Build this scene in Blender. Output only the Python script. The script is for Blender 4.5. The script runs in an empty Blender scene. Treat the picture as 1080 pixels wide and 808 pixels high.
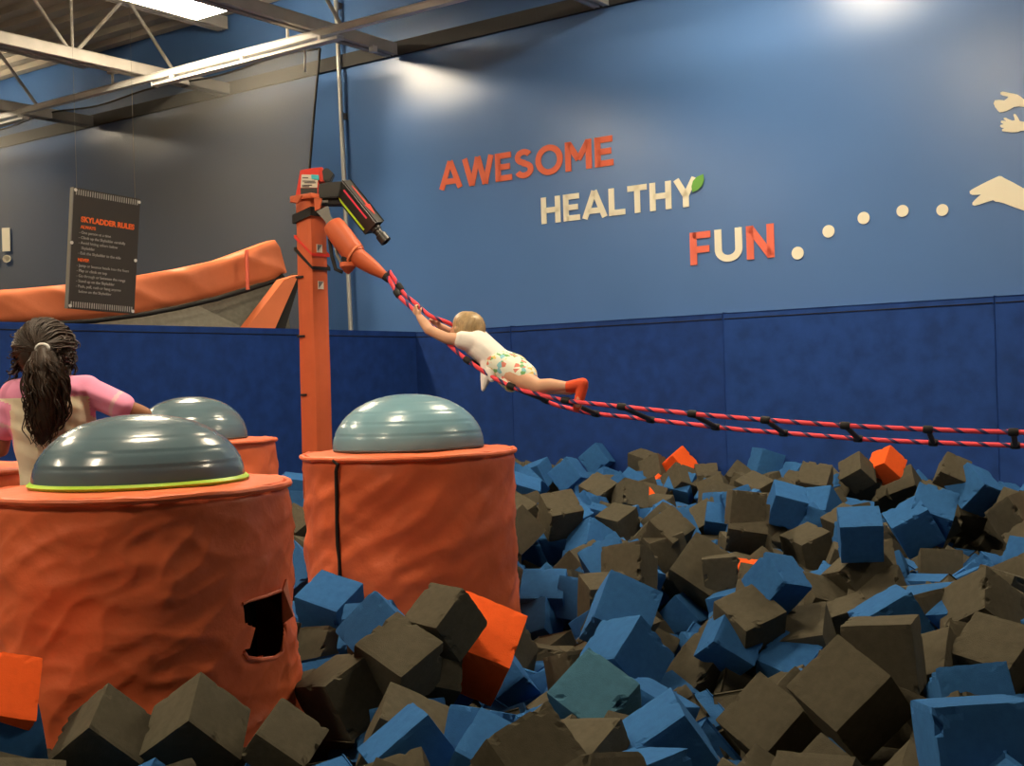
import bpy, bmesh, math, random
from mathutils import Vector, Matrix, Quaternion, noise
random.seed(11)
sc = bpy.context.scene
COL = sc.collection
PI = math.pi
# ------------------------------------------------------------------ frame
F = 1320.0            # focal length in pixels of the 1080x808 frame
RHO = 0.03            # the camera's roll
EYE = 1.75            # lens height above the pit floor
CR, SR = math.cos(RHO), math.sin(RHO)
EX = Vector((.8127, -.5827, 0))     # along the long wall, to the right
NW = Vector((-.5827, -.8127, 0))    # out of the long wall, into the hall
Z = Vector((0, 0, 1))
WP = Vector((3.548, 8.625, 0))      # a point of the long wall
CORNER = Vector((-.975, 11.87, 0))  # where the two runs of pit padding meet
PADTOP = EYE + .50

def ray(px, py):
    dx, dy = px - 540, 404 - py
    return (dx*CR + dy*SR)/F, (-dx*SR + dy*CR)/F
def at(px, py, y):
    a, b = ray(px, py)
    return Vector((a*y, y, EYE + b*y))
def on_plane(px, py, p0, n):
    a, b = ray(px, py)
    d = Vector((a, 1, b)); o = Vector((0, 0, EYE))
    return o + d*((p0 - o).dot(n)/d.dot(n))
def on_wall(px, py, off=0.0):
    return on_plane(px, py, WP + NW*off, NW)
def wall_sz(px, py):
    p = on_wall(px, py)
    return (p - CORNER).dot(EX), p.z
def wall_pt(s, z, off=0.0):
    return CORNER + EX*s + NW*off + Z*z - EX*0

# ------------------------------------------------------------------ materials
def mat(name, col, rough=.6, spec=.3, metal=0, var=0.0, vscale=8, bump=0.0, bscale=60, coat=0, emit=None, estr=0, sheen=0):
    m = bpy.data.materials.new(name); m.use_nodes = True
    nt = m.node_tree; b = nt.nodes['Principled BSDF']
    b.inputs['Base Color'].default_value = (*col, 1)
    b.inputs['Roughness'].default_value = rough
    b.inputs['Specular IOR Level'].default_value = spec
    b.inputs['Metallic'].default_value = metal
    b.inputs['Coat Weight'].default_value = coat
    b.inputs['Sheen Weight'].default_value = sheen
    if emit:
        b.inputs['Emission Color'].default_value = (*emit, 1); b.inputs['Emission Strength'].default_value = estr
    if var or bump:
        tc = nt.nodes.new('ShaderNodeTexCoord')
    if var:
        n = nt.nodes.new('ShaderNodeTexNoise'); n.inputs['Scale'].default_value = vscale; n.inputs['Detail'].default_value = 5
        nt.links.new(tc.outputs['Object'], n.inputs['Vector'])
        r = nt.nodes.new('ShaderNodeMapRange'); r.inputs['From Min'].default_value = .3; r.inputs['From Max'].default_value = .7
        r.inputs['To Min'].default_value = 1 - var; r.inputs['To Max'].default_value = 1 + var
        nt.links.new(n.outputs['Fac'], r.inputs['Value'])
        mx = nt.nodes.new('ShaderNodeVectorMath'); mx.operation = 'SCALE'; mx.inputs[0].default_value = col
        nt.links.new(r.outputs['Result'], mx.inputs['Scale'])
        nt.links.new(mx.outputs['Vector'], b.inputs['Base Color'])
    if bump:
        n2 = nt.nodes.new('ShaderNodeTexNoise'); n2.inputs['Scale'].default_value = bscale; n2.inputs['Detail'].default_value = 4
        nt.links.new(tc.outputs['Object'], n2.inputs['Vector'])
        bp = nt.nodes.new('ShaderNodeBump'); bp.inputs['Strength'].default_value = bump; bp.inputs['Distance'].default_value = .02
        nt.links.new(n2.outputs['Fac'], bp.inputs['Height']); nt.links.new(bp.outputs['Normal'], b.inputs['Normal'])
    return m
M = {}
M['wall'] = mat('blue_wall_paint', (.084, .192, .455), rough=.28, spec=.5, var=.03, vscale=1.2, bump=.05, bscale=3)
M['pad'] = mat('navy_pad_vinyl', (.012, .047, .215), rough=.75, spec=.2, var=.16, vscale=9, bump=.12, bscale=160)
M['pad_worn'] = mat('faded_navy_pad_vinyl', (.015, .058, .25), rough=.75, spec=.2, var=.2, vscale=7, bump=.12, bscale=160)
M['strip'] = mat('dark_ledger', (.055, .055, .055), rough=.8)
M['deck'] = mat('roof_deck_paint', (.44, .39, .31), rough=.7, var=.06, vscale=2)
M['steel'] = mat('joist_paint', (.42, .40, .37), rough=.6, var=.1, vscale=6)
M['white'] = mat('white_paint', (.72, .70, .66), rough=.45)
M['pole'] = mat('galvanised_pipe', (.55, .55, .52), rough=.4, metal=.3)
M['orange'] = mat('orange_vinyl', (.78, .160, .056), rough=.47, spec=.4, var=.10, vscale=5, bump=.16, bscale=22)
M['orange_l'] = mat('light_orange_vinyl', (.74, .195, .075), rough=.5, spec=.35, var=.06, vscale=4, bump=.15, bscale=9)
M['orange_post'] = mat('post_orange_vinyl', (.60, .12, .040), rough=.5, spec=.35, var=.06, vscale=6, bump=.15, bscale=14)
M['red'] = mat('red_vinyl', (.75, .05, .03), rough=.45)
M['black'] = mat('black_web', (.016, .015, .014), rough=.65)
M['blackp'] = mat('black_plastic', (.030, .029, .026), rough=.38, spec=.45)
M['grey'] = mat('grey_metal', (.22, .21, .19), rough=.45, metal=.3)
M['ball_b'] = mat('blue_grey_ball_vinyl', (.17, .32, .39), rough=.26, spec=.5, var=.08, vscale=5, coat=.15)
M['ball_d'] = mat('slate_ball_vinyl', (.105, .170, .205), rough=.23, spec=.55, var=.08, vscale=5, coat=.2)
M['lime'] = mat('lime_trim', (.45, .75, .06), rough=.4)
M['grey_trim'] = mat('grey_trim', (.10, .11, .11), rough=.5)
M['cream'] = mat('cream_vinyl_decal', (.93, .88, .70), rough=.45)
M['coral'] = mat('coral_vinyl_decal', (.78, .155, .075), rough=.45)
M['coral2'] = mat('bright_coral_vinyl_decal', (.88, .19, .12), rough=.45)
M['leaf'] = mat('green_vinyl_decal', (.16, .42, .08), rough=.45)
M['sign'] = mat('brown_black_sign_board', (.045, .038, .032), rough=.6)
M['sign_o'] = mat('orange_sign_ink', (.95, .16, .03), rough=.6)
M['sign_w'] = mat('grey_sign_ink', (.42, .40, .37), rough=.6)
M['sign_w2'] = mat('dull_cream_vinyl', (.46, .43, .35), rough=.6)
M['bed'] = mat('trampoline_mesh', (.13, .125, .10), rough=.9, var=.15, vscale=30)
M['skin_l'] = mat('light_skin', (.66, .37, .235), rough=.5, var=.05, vscale=20)
M['skin_d'] = mat('tan_skin', (.33, .155, .085), rough=.5, var=.05, vscale=20)
M['blond'] = mat('dark_blond_hair', (.42, .29, .145), rough=.42, spec=.5, var=.25, vscale=40)
M['brown'] = mat('dark_brown_hair', (.036, .021, .013), rough=.55, spec=.3, var=.3, vscale=40)
M['tee'] = mat('off_white_cotton', (.84, .79, .73), rough=.9, bump=.1, bscale=40)
M['pink'] = mat('pink_cotton', (.93, .35, .55), rough=.9, bump=.1, bscale=40)
M['pinkstripe'] = mat('pale_pink_cotton', (.90, .52, .58), rough=.9)
M['creamtee'] = mat('cream_cotton', (.93, .81, .60), rough=.9, bump=.2, bscale=25)
M['leggings'] = mat('grey_leggings', (.06, .06, .07), rough=.9)
M['sock'] = mat('orange_grip_sock', (.80, .10, .035), rough=.85, bump=.2, bscale=120)
M['eye'] = mat('dark_eye', (.02, .015, .012), rough=.2)
M['lip'] = mat('lip_pink', (.45, .16, .13), rough=.5)
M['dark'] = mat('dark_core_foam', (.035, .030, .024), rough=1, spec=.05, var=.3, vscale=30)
M['pink_line'] = mat('neon_pink_line', (.95, .07, .14), rough=.4)
M['lime_line'] = mat('neon_lime_line', (.62, .85, .05), rough=.4)
M['lens'] = mat('dark_red_lens', (.16, .02, .02), rough=.15, coat=.5)
M['label'] = mat('cream_label', (.75, .70, .58), rough=.5)
M['cyan'] = mat('cyan_label', (.08, .62, .70), rough=.5)
M['ink'] = mat('label_ink', (.07, .045, .06), rough=.6)
M['floor'] = mat('pit_floor', (.05, .05, .055), rough=.9, var=.1)
FOAM = {'c': mat('charcoal_foam', (.094, .084, .060), rough=1, spec=.04, var=.10, vscale=9, bump=.18, bscale=70),
        'b': mat('blue_foam', (.036, .130, .330), rough=1, spec=.04, var=.09, vscale=9, bump=.18, bscale=70),
        'o': mat('orange_foam', (1.0, .135, .028), rough=1, spec=.04, var=.05, vscale=9, bump=.18, bscale=70),
        't': mat('teal_foam', (.065, .17, .25), rough=1, spec=.04, var=.08, vscale=9, bump=.18, bscale=70)}

def flower_mat():
    m = mat('floral_shorts_cotton', (.84, .85, .70), rough=.9); nt = m.node_tree; b = nt.nodes['Principled BSDF']
    tc = nt.nodes.new('ShaderNodeTexCoord'); v = nt.nodes.new('ShaderNodeTexVoronoi'); v.inputs['Scale'].default_value = 42
    nt.links.new(tc.outputs['Object'], v.inputs['Vector'])
    r = nt.nodes.new('ShaderNodeValToRGB'); r.color_ramp.interpolation = 'CONSTANT'
    e = r.color_ramp.elements
    e[0].color = (.84, .86, .72, 1); e[1].position = .45; e[1].color = (.80, .62, .16, 1)
    for p, c in ((.58, (.82, .85, .74, 1)), (.68, (.18, .42, .16, 1)), (.80, (.25, .55, .62, 1)), (.90, (.75, .25, .18, 1))):
        x = e.new(p); x.color = c
    s = nt.nodes.new('ShaderNodeSeparateColor'); nt.links.new(v.outputs['Color'], s.inputs['Color'])
    nt.links.new(s.outputs['Red'], r.inputs['Fac']); nt.links.new(r.outputs['Color'], b.inputs['Base Color'])
    return m
M['floral'] = flower_mat()

def rope_mat():
    m = mat('pink_rope_with_navy_tracer', (.85, .075, .10), rough=.7); nt = m.node_tree; b = nt.nodes['Principled BSDF']
    uv = nt.nodes.new('ShaderNodeUVMap'); uv.uv_map = 'UVMap'
    w = nt.nodes.new('ShaderNodeTexWave'); w.bands_direction = 'DIAGONAL'; w.inputs['Scale'].default_value = 1.0
    nt.links.new(uv.outputs['UV'], w.inputs['Vector'])
    r = nt.nodes.new('ShaderNodeValToRGB'); r.color_ramp.interpolation = 'CONSTANT'
    r.color_ramp.elements[0].color = (.05, .04, .13, 1); r.color_ramp.elements[1].position = .17; r.color_ramp.elements[1].color = (.88, .08, .105, 1)
    nt.links.new(w.outputs['Fac'], r.inputs['Fac']); nt.links.new(r.outputs['Color'], b.inputs['Base Color'])
    return m
M['rope'] = rope_mat()

def net_mat():
    m = bpy.data.materials.new('grey_safety_mesh'); m.use_nodes = True; nt = m.node_tree
    b = nt.nodes['Principled BSDF']; b.inputs['Base Color'].default_value = (.098, .096, .088, 1); b.inputs['Roughness'].default_value = .9
    b.inputs['Specular IOR Level'].default_value = .2
    t = nt.nodes.new('ShaderNodeBsdfTransparent'); mx = nt.nodes.new('ShaderNodeMixShader'); mx.inputs[0].default_value = .66
    nt.links.new(t.outputs[0], mx.inputs[1]); nt.links.new(b.outputs[0], mx.inputs[2])
    nt.links.new(mx.outputs[0], nt.nodes['Material Output'].inputs['Surface'])
    return m
M['net'] = net_mat()

# ------------------------------------------------------------------ builders
def link(name, me, m=None, parent=None, loc=None):
    o = bpy.data.objects.new(name, me); COL.objects.link(o)
    if m is not None and me is not None and not me.materials:
        for x in (m if isinstance(m, (list, tuple)) else [m]): me.materials.append(x)
    if parent is not None: o.parent = parent
    if loc is not None: o.location = loc
    return o
def fin(name, bm, m, parent=None, smooth=False, org=None):
    """bmesh (world coordinates) -> object whose origin is org (or its parent's origin)"""
    if org is None: org = parent['_org'] if parent is not None else None
    p = Vector(org) if org is not None else None
    if p is None:
        zs = [v.co for v in bm.verts]
        p = Vector((sum(v.x for v in zs)/len(zs), sum(v.y for v in zs)/len(zs), min(v.z for v in zs)))
    bmesh.ops.translate(bm, verts=bm.verts, vec=-p)
    bmesh.ops.recalc_face_normals(bm, faces=bm.faces)
    me = bpy.data.meshes.new(name); bm.to_mesh(me); bm.free()
    if smooth:
        for f in me.polygons: f.use_smooth = True
        me.set_sharp_from_angle(angle=.72)
    o = link(name, me, m, parent)
    if parent is None: o.location = p
    o['_org'] = tuple(p)
    return o
def thing(name, label, cat, loc, group=None):
    o = bpy.data.objects.new(name, None); COL.objects.link(o); o.location = loc; o['_org'] = tuple(loc)
    o.empty_display_size = .1
    return tag(o, label, cat, group)
def tag(o, label, cat, group=None, kind=None):
    o['label'] = label; o['category'] = cat
    if group: o['group'] = group
    if kind: o['kind'] = kind
    return o
def struct(o): o['kind'] = 'structure'; return o
def box_bm(c, ax, dims, bev=0.0, seg=2, bm=None):
    """box centred at c with unit axes ax (3 vectors) and full dims"""
    bm0 = bm or bmesh.new()
    r = bmesh.ops.create_cube(bm0, size=1)
    vs = r['verts']
    for v in vs:
        v.co = Vector(c) + sum((Vector(ax[i])*(v.co[i]*dims[i]) for i in range(3)), Vector())
    if bev:
        es = {e for v in vs for e in v.link_edges}
        bmesh.ops.bevel(bm0, geom=list(es), offset=bev, segments=seg, affect='EDGES', profile=.6)
    return bm0
WAX = (EX, NW, Z)
XYZ = (Vector((1, 0, 0)), Vector((0, 1, 0)), Z)
def frame_of(t, up=Z):
    t = t.normalized()
    if abs(t.dot(up)) > .98: up = Vector((0, 1, 0))
    a = t.cross(up).normalized(); return t, a, a.cross(t).normalized()
def tube_bm(pts, r, n=10, bm=None, cap=True, uvlen=None):
    bm = bm or bmesh.new(); rings = []
    rs = r if isinstance(r, (list, tuple)) else [r]*len(pts)
    pts = [Vector(p) for p in pts]
    uvl = bm.loops.layers.uv.get('UVMap') or bm.loops.layers.uv.new('UVMap')
    a0 = None; L = [0]
    for i, p in enumerate(pts):
        t = (pts[min(i+1, len(pts)-1)] - pts[max(i-1, 0)])
        if a0 is None: t, a, b = frame_of(t)
        else:
            t = t.normalized(); a = (a0 - t*a0.dot(t)).normalized(); b = t.cross(a) * -1
            b = a.cross(t)
        a0 = a
        if i: L.append(L[-1] + (p - pts[i-1]).length)
        rings.append([bm.verts.new(p + (a*math.cos(k*2*PI/n) + b*math.sin(k*2*PI/n))*rs[i]) for k in range(n)])
    for i in range(len(rings)-1):
        for k in range(n):
            f = bm.faces.new((rings[i][k], rings[i][(k+1) % n], rings[i+1][(k+1) % n], rings[i+1][k])); f.smooth = True
            if uvlen:
                for lp, (u, v) in zip(f.loops, ((k, L[i]), (k+1, L[i]), (k+1, L[i+1]), (k, L[i+1]))):
                    lp[uvl].uv = (u/n*.314*2, v/uvlen*.314*2)
    if cap and n > 2:
        bm.faces.new(rings[0][::-1]); bm.faces.new(rings[-1])
    return bm
def lathe_bm(c, prof, n=64, axis=Z, bm=None):
    bm = bm or bmesh.new(); t, a, b = frame_of(Vector(axis)); rings = []
    for r, h in prof:
        if r < 1e-6: rings.append([bm.verts.new(Vector(c) + t*h)])
        else: rings.append([bm.verts.new(Vector(c) + t*h + (a*math.cos(k*2*PI/n) + b*math.sin(k*2*PI/n))*r) for k in range(n)])
    for i in range(len(rings)-1):
        A, B = rings[i], rings[i+1]
        for k in range(n):
            q = [A[k % len(A)], A[(k+1) % len(A)], B[(k+1) % len(B)], B[k % len(B)]]
            u = []
            for v in q:
                if v not in u: u.append(v)
            if len(u) > 2: bm.faces.new(u)
    return bm
def prism_bm(pts, depth_vec, bm=None):
    """outline pts (world, planar) extruded by depth_vec"""
    bm = bm or bmesh.new()
    a = [bm.verts.new(p) for p in pts]; b = [bm.verts.new(p + depth_vec) for p in pts]; n = len(pts)
    bm.faces.new(a); bm.faces.new(b[::-1])
    for i in range(n): bm.faces.new((a[i], b[i], b[(i+1) % n], a[(i+1) % n]))
    return bm
def blob(caps, voxel=.006, smooth=6, dec=None):
    """list of tapered capsules (p0,r0,p1,r1) or (p,r) fused into one continuous surface"""
    bm = bmesh.new()
    for cp in caps:
        if len(cp) == 2: p0, r0 = cp; p1, r1 = Vector(p0) + Vector((0, 0, 1e-4)), r0
        else: p0, r0, p1, r1 = cp
        p0, p1 = Vector(p0), Vector(p1); d = p1 - p0; ln = d.length
        prof = []
        for k in range(7): a = -PI/2 + k*PI/12; prof.append((max(0, r0*math.cos(a)) if k else 0, r0*math.sin(a)))
        for k in range(7): a = k*PI/12; prof.append((r1*math.cos(a) if k < 6 else 0, ln + r1*math.sin(a)))
        lathe_bm(p0, prof, 20, d, bm)
    bmesh.ops.recalc_face_normals(bm, faces=bm.faces)
    me = bpy.data.meshes.new('tmp'); bm.to_mesh(me); bm.free()
    o = bpy.data.objects.new('tmp', me); COL.objects.link(o)
    r = o.modifiers.new('r', 'REMESH'); r.mode = 'VOXEL'; r.voxel_size = voxel
    if smooth:
        s = o.modifiers.new('s', 'SMOOTH'); s.iterations = smooth; s.factor = .5
    dg = bpy.context.evaluated_depsgraph_get(); dg.update()
    ev = o.evaluated_get(dg); m2 = bpy.data.meshes.new_from_object(ev)
    bm2 = bmesh.new(); bm2.from_mesh(m2)
    bpy.data.objects.remove(o); bpy.data.meshes.remove(me); bpy.data.meshes.remove(m2)
    return bm2
def paint(o, fn):
    for p in o.data.polygons: p.material_index = fn(o.data.vertices[p.vertices[0]].co + Vector(o['_org']), p)

# ------------------------------------------------------------------ setting
bm = bmesh.new(); bmesh.ops.create_grid(bm, x_segments=1, y_segments=1, size=20)
bmesh.ops.translate(bm, verts=bm.verts, vec=(0, 6, 0)); struct(fin('floor', bm, M['floor']))
WTOP = EYE + 3.98
wb = box_bm(CORNER + EX*1.0 - NW*.1 + Z*(WTOP/2), WAX, (24, .2, WTOP)); struct(fin('wall_right', wb, M['wall']))
tb = box_bm(wall_pt(1.0, EYE+3.20, .02), WAX, (24, .04, .13)); struct(fin('trim_1', tb, M['strip']))
# corrugated roof deck, ribs running along the long wall
bm = bmesh.new(); prof = []; u = -.15
while u < 15.5:
    prof += [(u, 0), (u+.10, 0), (u+.14, .05), (u+.24, .05)]; u += .28
rows = [[bm.verts.new(wall_pt(s, WTOP - .05 + h, u)) for u, h in prof] for s in (-12, 13)]
rows += [[bm.verts.new(wall_pt(s, WTOP + .06, u)) for u, h in prof] for s in (-12, 13)]
for i in range(len(prof)-1):
    bm.faces.new((rows[0][i], rows[1][i], rows[1][i+1], rows[0][i+1]))
    bm.faces.new((rows[2][i], rows[2][i+1], rows[3][i+1], rows[3][i]))
struct(fin('ceiling', bm, M['deck']))

# pit padding --------------------------------------------------------
def pad(label, p, along, out, w, h, m=None, group=None):
    """p = bottom start on the wall face; panel of width w along 'along', 8 cm thick"""
    t = thing('wall_pad', label, 'wall pad', p + along*(w/2) + out*.04, group)
    fin('padding', box_bm(p + along*(w/2) + out*.04 + Z*(h/2), (along, out, Z), (w-.0015, .08, h), .006, 2), m or M['pad'], t)
    fin('top_seam', tube_bm([p + along*.01 + out*.082 + Z*(h-.045), p + along*(w-.01) + out*.082 + Z*(h-.045)], .004, 6), M['black'], t)
    return t
s1, s2 = wall_sz(770, 430)[0], wall_sz(1055, 430)[0]
w_ = s2 - s1
names = ['navy wall pad right of the pit corner, behind the child on the rope ladder', 'paler navy wall pad behind the middle of the rope ladder',
         'navy wall pad at the right edge behind the end of the rope ladder']
pad('narrow navy wall pad directly right of the pit corner', CORNER.copy(), EX, NW, s1 - w_, PADTOP)
for k in range(3):
    pad(names[k], CORNER + EX*(s1 - w_*(1-k)), EX, NW, w_, PADTOP, M['pad_worn'] if k != 0 else M['pad'])
pad('navy pit wall pad between the orange post and the pit corner', CORNER + EX*.085, NW, EX, 1.42, PADTOP)
pad('long navy pit wall pad behind the child with the ponytail', CORNER + EX*.085 + NW*1.47, NW, EX, 5.2, PADTOP + .0)

# wall lettering ------------------------------------------------------
SW = .205
def arc(cx, cy, rx, ry, a0, a1, n=20): return [(cx + rx*math.cos(math.radians(a0 + (a1-a0)*i/n)), cy + ry*math.sin(math.radians(a0 + (a1-a0)*i/n))) for i in range(n+1)]
h = SW/2
GL = {  # strokes (polylines of the centre line) in a 1-high box, then the advance width
 'A': ([[(.06, 0), (.44, 1)], [(.82, 0), (.44, 1)], [(.2, .27), (.68, .27)]], .88),
 'W': ([[(.05, 1), (.32, 0)], [(.32, 0), (.58, 1)], [(.58, 1), (.85, 0)], [(.85, 0), (1.11, 1)]], 1.16),
 'E': ([[(h, 0), (h, 1)], [(h, 1-h), (.62, 1-h)], [(h, .5), (.57, .5)], [(h, h), (.64, h)]], .66),
 'S': ([arc(.34, .73, .23, .18, 25, 270) + arc(.34, .29, .25, .2, 90, -160)], .70),
 'O': ([arc(.48, .5, .40, .42, 0, 360, 40)], .97),
 'M': ([[(h, 0), (h, 1)], [(h+.02, .95), (.47, .36)], [(.47, .36), (.83, .95)], [(.94-h, 0), (.94-h, 1)]], .95),
 'H': ([[(h, 0), (h, 1)], [(.76-h, 0), (.76-h, 1)], [(h, .5), (.7, .5)]], .78),
 'L': ([[(h, 0), (h, 1)], [(h, h), (.6, h)]], .60),
 'T': ([[(.35, 0), (.35, 1)], [(0, 1-h), (.7, 1-h)]], .70),
 'Y': ([[(.38, 0), (.38, .45)], [(.38, .40), (.06, 1)], [(.38, .40), (.70, 1)]], .76),
 'F': ([[(h, 0), (h, 1)], [(h, 1-h), (.62, 1-h)], [(h, .46), (.58, .46)]], .64),
 'U': ([[(h, 1), (h, .38)] + arc(.40, .38, .40-h, .38-h, 180, 360) + [(.80-h, 1)]], .82),
 'N': ([[(h, 0), (h, 1)], [(.10, .95), (.68, .05)], [(.78-h, 0), (.78-h, 1)]], .80),
 '!': ([[(h, .32), (h, 1)], arc(h, .1, .012, .012, 0, 360, 8)], .24)}
def stroke(bm, pl, w, f, dep, closed=False):
    n = len(pl); L, Rr = [], []
    for i in range(n):
        a = Vector(pl[max(i-1, 0)]); b = Vector(pl[min(i+1, n-1)])
        if closed and i in (0, n-1): a = Vector(pl[n-2]); b = Vector(pl[1])
        d = (b-a).normalized(); m = Vector((-d.y, d.x))*(w/2); p = Vector(pl[i])
        L.append(p+m); Rr.append(p-m)
    for i in range(n-1):
        prism_bm([f(q) for q in (L[i], Rr[i], Rr[i+1], L[i+1])], dep, bm)
def word(name, text, pa, pb, pt, mats, label, cat='wall lettering', off=.002, back=0):
    """baseline from pixel pa to pixel pb, pt = a pixel on the cap line above pb"""
    A = on_wall(*pa, off); B = on_wall(*pb, off); T = on_wall(*pt, off)
    du = (B-A); H = T.z - B.z
    gap = .10
    tot = sum(GL[c][1] for c in text) + gap*(len(text)-1)
    kx = du.length/tot; du.normalize()
    t = thing(name, label, cat, A)
    x = 0
    for c, m in zip(text, mats):
        bm = bmesh.new()
        fn = lambda q, x=x: A + du*((x + q.x)*kx) + Z*(q.y*H)
        for pl in GL[c][0]:
            stroke(bm, pl, SW if c != '!' or len(pl) == 2 else .2, fn, NW*.006, closed=(c == 'O' or (c == '!' and len(pl) > 2)))
        fin('letter', bm, M[m], t)
        x += GL[c][1] + gap
    return t
word('wall_lettering', 'AWESOME', (464.6, 200.6), (648, 174), (647, 142.4), ['coral']*7, 'coral red capitals AWESOME on the blue wall')
wh = word('wall_lettering', 'HEALTHY', (571.5, 236.6), (735.5, 217), (733, 187), ['cream']*7, 'cream capitals HEALTHY with a green leaf on the blue wall')
word('wall_lettering', 'FUN', (728.5, 280), (818, 271.2), (816, 235.5), ['coral2', 'cream', 'coral2'], 'capitals FUN in coral and cream on the blue wall')
word('wall_lettering', 'E!', (-26, 278), (13, 276.5), (12, 240), ['sign_w2']*2, 'pale letters with exclamation mark hung on the grey net at the left edge', off=.655)
lp = [(730.5, 203), (729.5, 197), (731, 191), (735, 186.5), (742, 183.5), (742.5, 190), (740.5, 196), (736, 200.5)]
fin('leaf', prism_bm([on_wall(x, y, .010) for x, y in lp], NW*.004), M['leaf'], wh)
dots = [(841.5, 267), (874, 244), (911, 230), (952, 222.5), (994, 221.5)]
dn = ['lowest cream dot, just right of the letter N', 'second cream dot of the arc after FUN', 'middle cream dot of the arc between FUN and the big hand',
      'fourth cream dot of the arc after FUN', 'last cream dot, beside the fingertips of the big cream hand']
for (x, y), l in zip(dots, dn):
    c = on_wall(x, y, .002); r = (on_wall(x+6.3, y, .002) - on_wall(x-6.3, y, .002)).length/2
    tag(fin('wall_dot', lathe_bm(c, [(0, 0), (r, 0), (r, .006), (0, .006)], 40, NW), M['cream']), l + ' on the blue wall', 'wall dot', 'arc of cream dots on the wall')
hands = [([(404,125),(386,110),(370,100),(348,95),(330,92),(310,87),(290,84.5),(280,88),(279,98),(290,105),(312,109),(322,112),(313,122),(300,131),(270,128),(250,131),(246,139),(243,150),(247,157),(251,168),(258,176),(265,186),(275,195),(290,193),(310,188),(332,178),(350,166),(376,163),(404,166),(520,170),(520,150)], 'upper small cream hand reaching left at the right edge of the wall'),
 ([(404,245),(390,243),(381,240),(374,225),(366,212),(358,203),(349,205),(349,212),(354,228),(355,237),(343,239),(322,231),(308,223),(297,224),(297,232),(310,242),(298,239),(284,239),(281,249),(296,259),(281,261),(277,268),(284,276),(300,279),(288,285),(288,295),(310,298),(340,301),(370,300),(386,294),(404,292),(520,290),(520,248)], 'small open cream hand with spread fingers below the upper hand'),
 ([(404,600),(375,584),(345,567),(318,554),(300,545),(294,541),(285,535),(270,534),(240,548),(210,562),(180,577),(150,593),(126,606),(115,616),(117,628),(128,634),(150,634),(176,632),(160,645),(142,662),(130,676),(130,688),(142,692),(165,686),(200,674),(240,662),(252,670),(270,672),(300,680),(330,692),(360,703),(404,718),(560,770),(560,660)], 'big cream hand with closed fingers pointing left at the dots')]
for pl, l in hands:
    tag(fin('hand_decal', prism_bm([on_wall(1000 + x/5.05, 80 + y/5.05, .002) for x, y in pl], NW*.005), M['cream']), l, 'wall decal', 'cream hands on the wall')

# wall pipe -----------------------------------------------------------
p0 = on_wall(370.3, 356, .07); p1 = on_wall(354.5, 8, .07); p1 = p0 + (p1-p0)*1.12
t = thing('conduit_pipe', 'thin grey vertical pipe on the blue wall beside the orange tower', 'pipe', p0)
fin('pipe', tube_bm([Vector((p0.x, p0.y, PADTOP+.005)), p1], .022, 12), M['pole'], t, True)
for k in (.25, .6, .9):
    q = p0 + (p1-p0)*k
    fin('clip', box_bm(q - NW*.035, WAX, (.03, .07, .05), .005), M['grey'], t)

# roof joists ---------------------------------------------------------
ZB, ZT = EYE + 3.17, EYE + 3.86
sj = [wall_sz(640, -5)[0] + 0.0, wall_sz(420, 57)[0]]
ds = sj[0] - sj[1]; sj += [sj[1] - ds, sj[1] - 2*ds, sj[1] - 3*ds]
jl = ['first roof joist in from the right, ending above the word AWESOME', 'roof joist ending at the wall just right of the vertical pipe', 'roof joist crossing above the hanging net beside the bright lamp',
      'roof joist at the upper left corner left of the lamp', 'farthest roof joist, low behind the white rail at the left edge']
for s, l in zip(sj, jl):
    b0 = wall_pt(s, 0, 0); t = thing('roof_joist', l, 'roof joist', wall_pt(s, ZB, .1), 'roof joists')
    for nm, zz, hh in (('bottom_chord', ZB, .10), ('top_chord', ZT, .12)):
        bmj = bmesh.new()
        for e in (-1, 1):
            box_bm(wall_pt(s + e*.045, zz, 6.6), WAX, (.05, 13.0, hh), .006, 1, bmj)
        fin(nm, bmj, M['steel'], t)
    u = .7; k = 0
    while u < 13:
        a, b = (wall_pt(s, ZB, u), wall_pt(s, ZT, u+.62)) if k % 2 == 0 else (wall_pt(s, ZT, u), wall_pt(s, ZB, u+.62))
        fin('web_bar', tube_bm([a, b], .018, 8), M['steel'], t, True)
        if k % 2: fin('strut', tube_bm([wall_pt(s, ZB, u+.62), wall_pt(s, ZT, u+.62)], .014, 8), M['steel'], t, True)
        u += .62; k += 1
tag(fin('wall_bracket', box_bm(on_wall(393.5, 52, .45), WAX, (.05, .05, .05), .006), M['white']), 'small white box under the joist end left of the lit wall patch', 'bracket')

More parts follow.
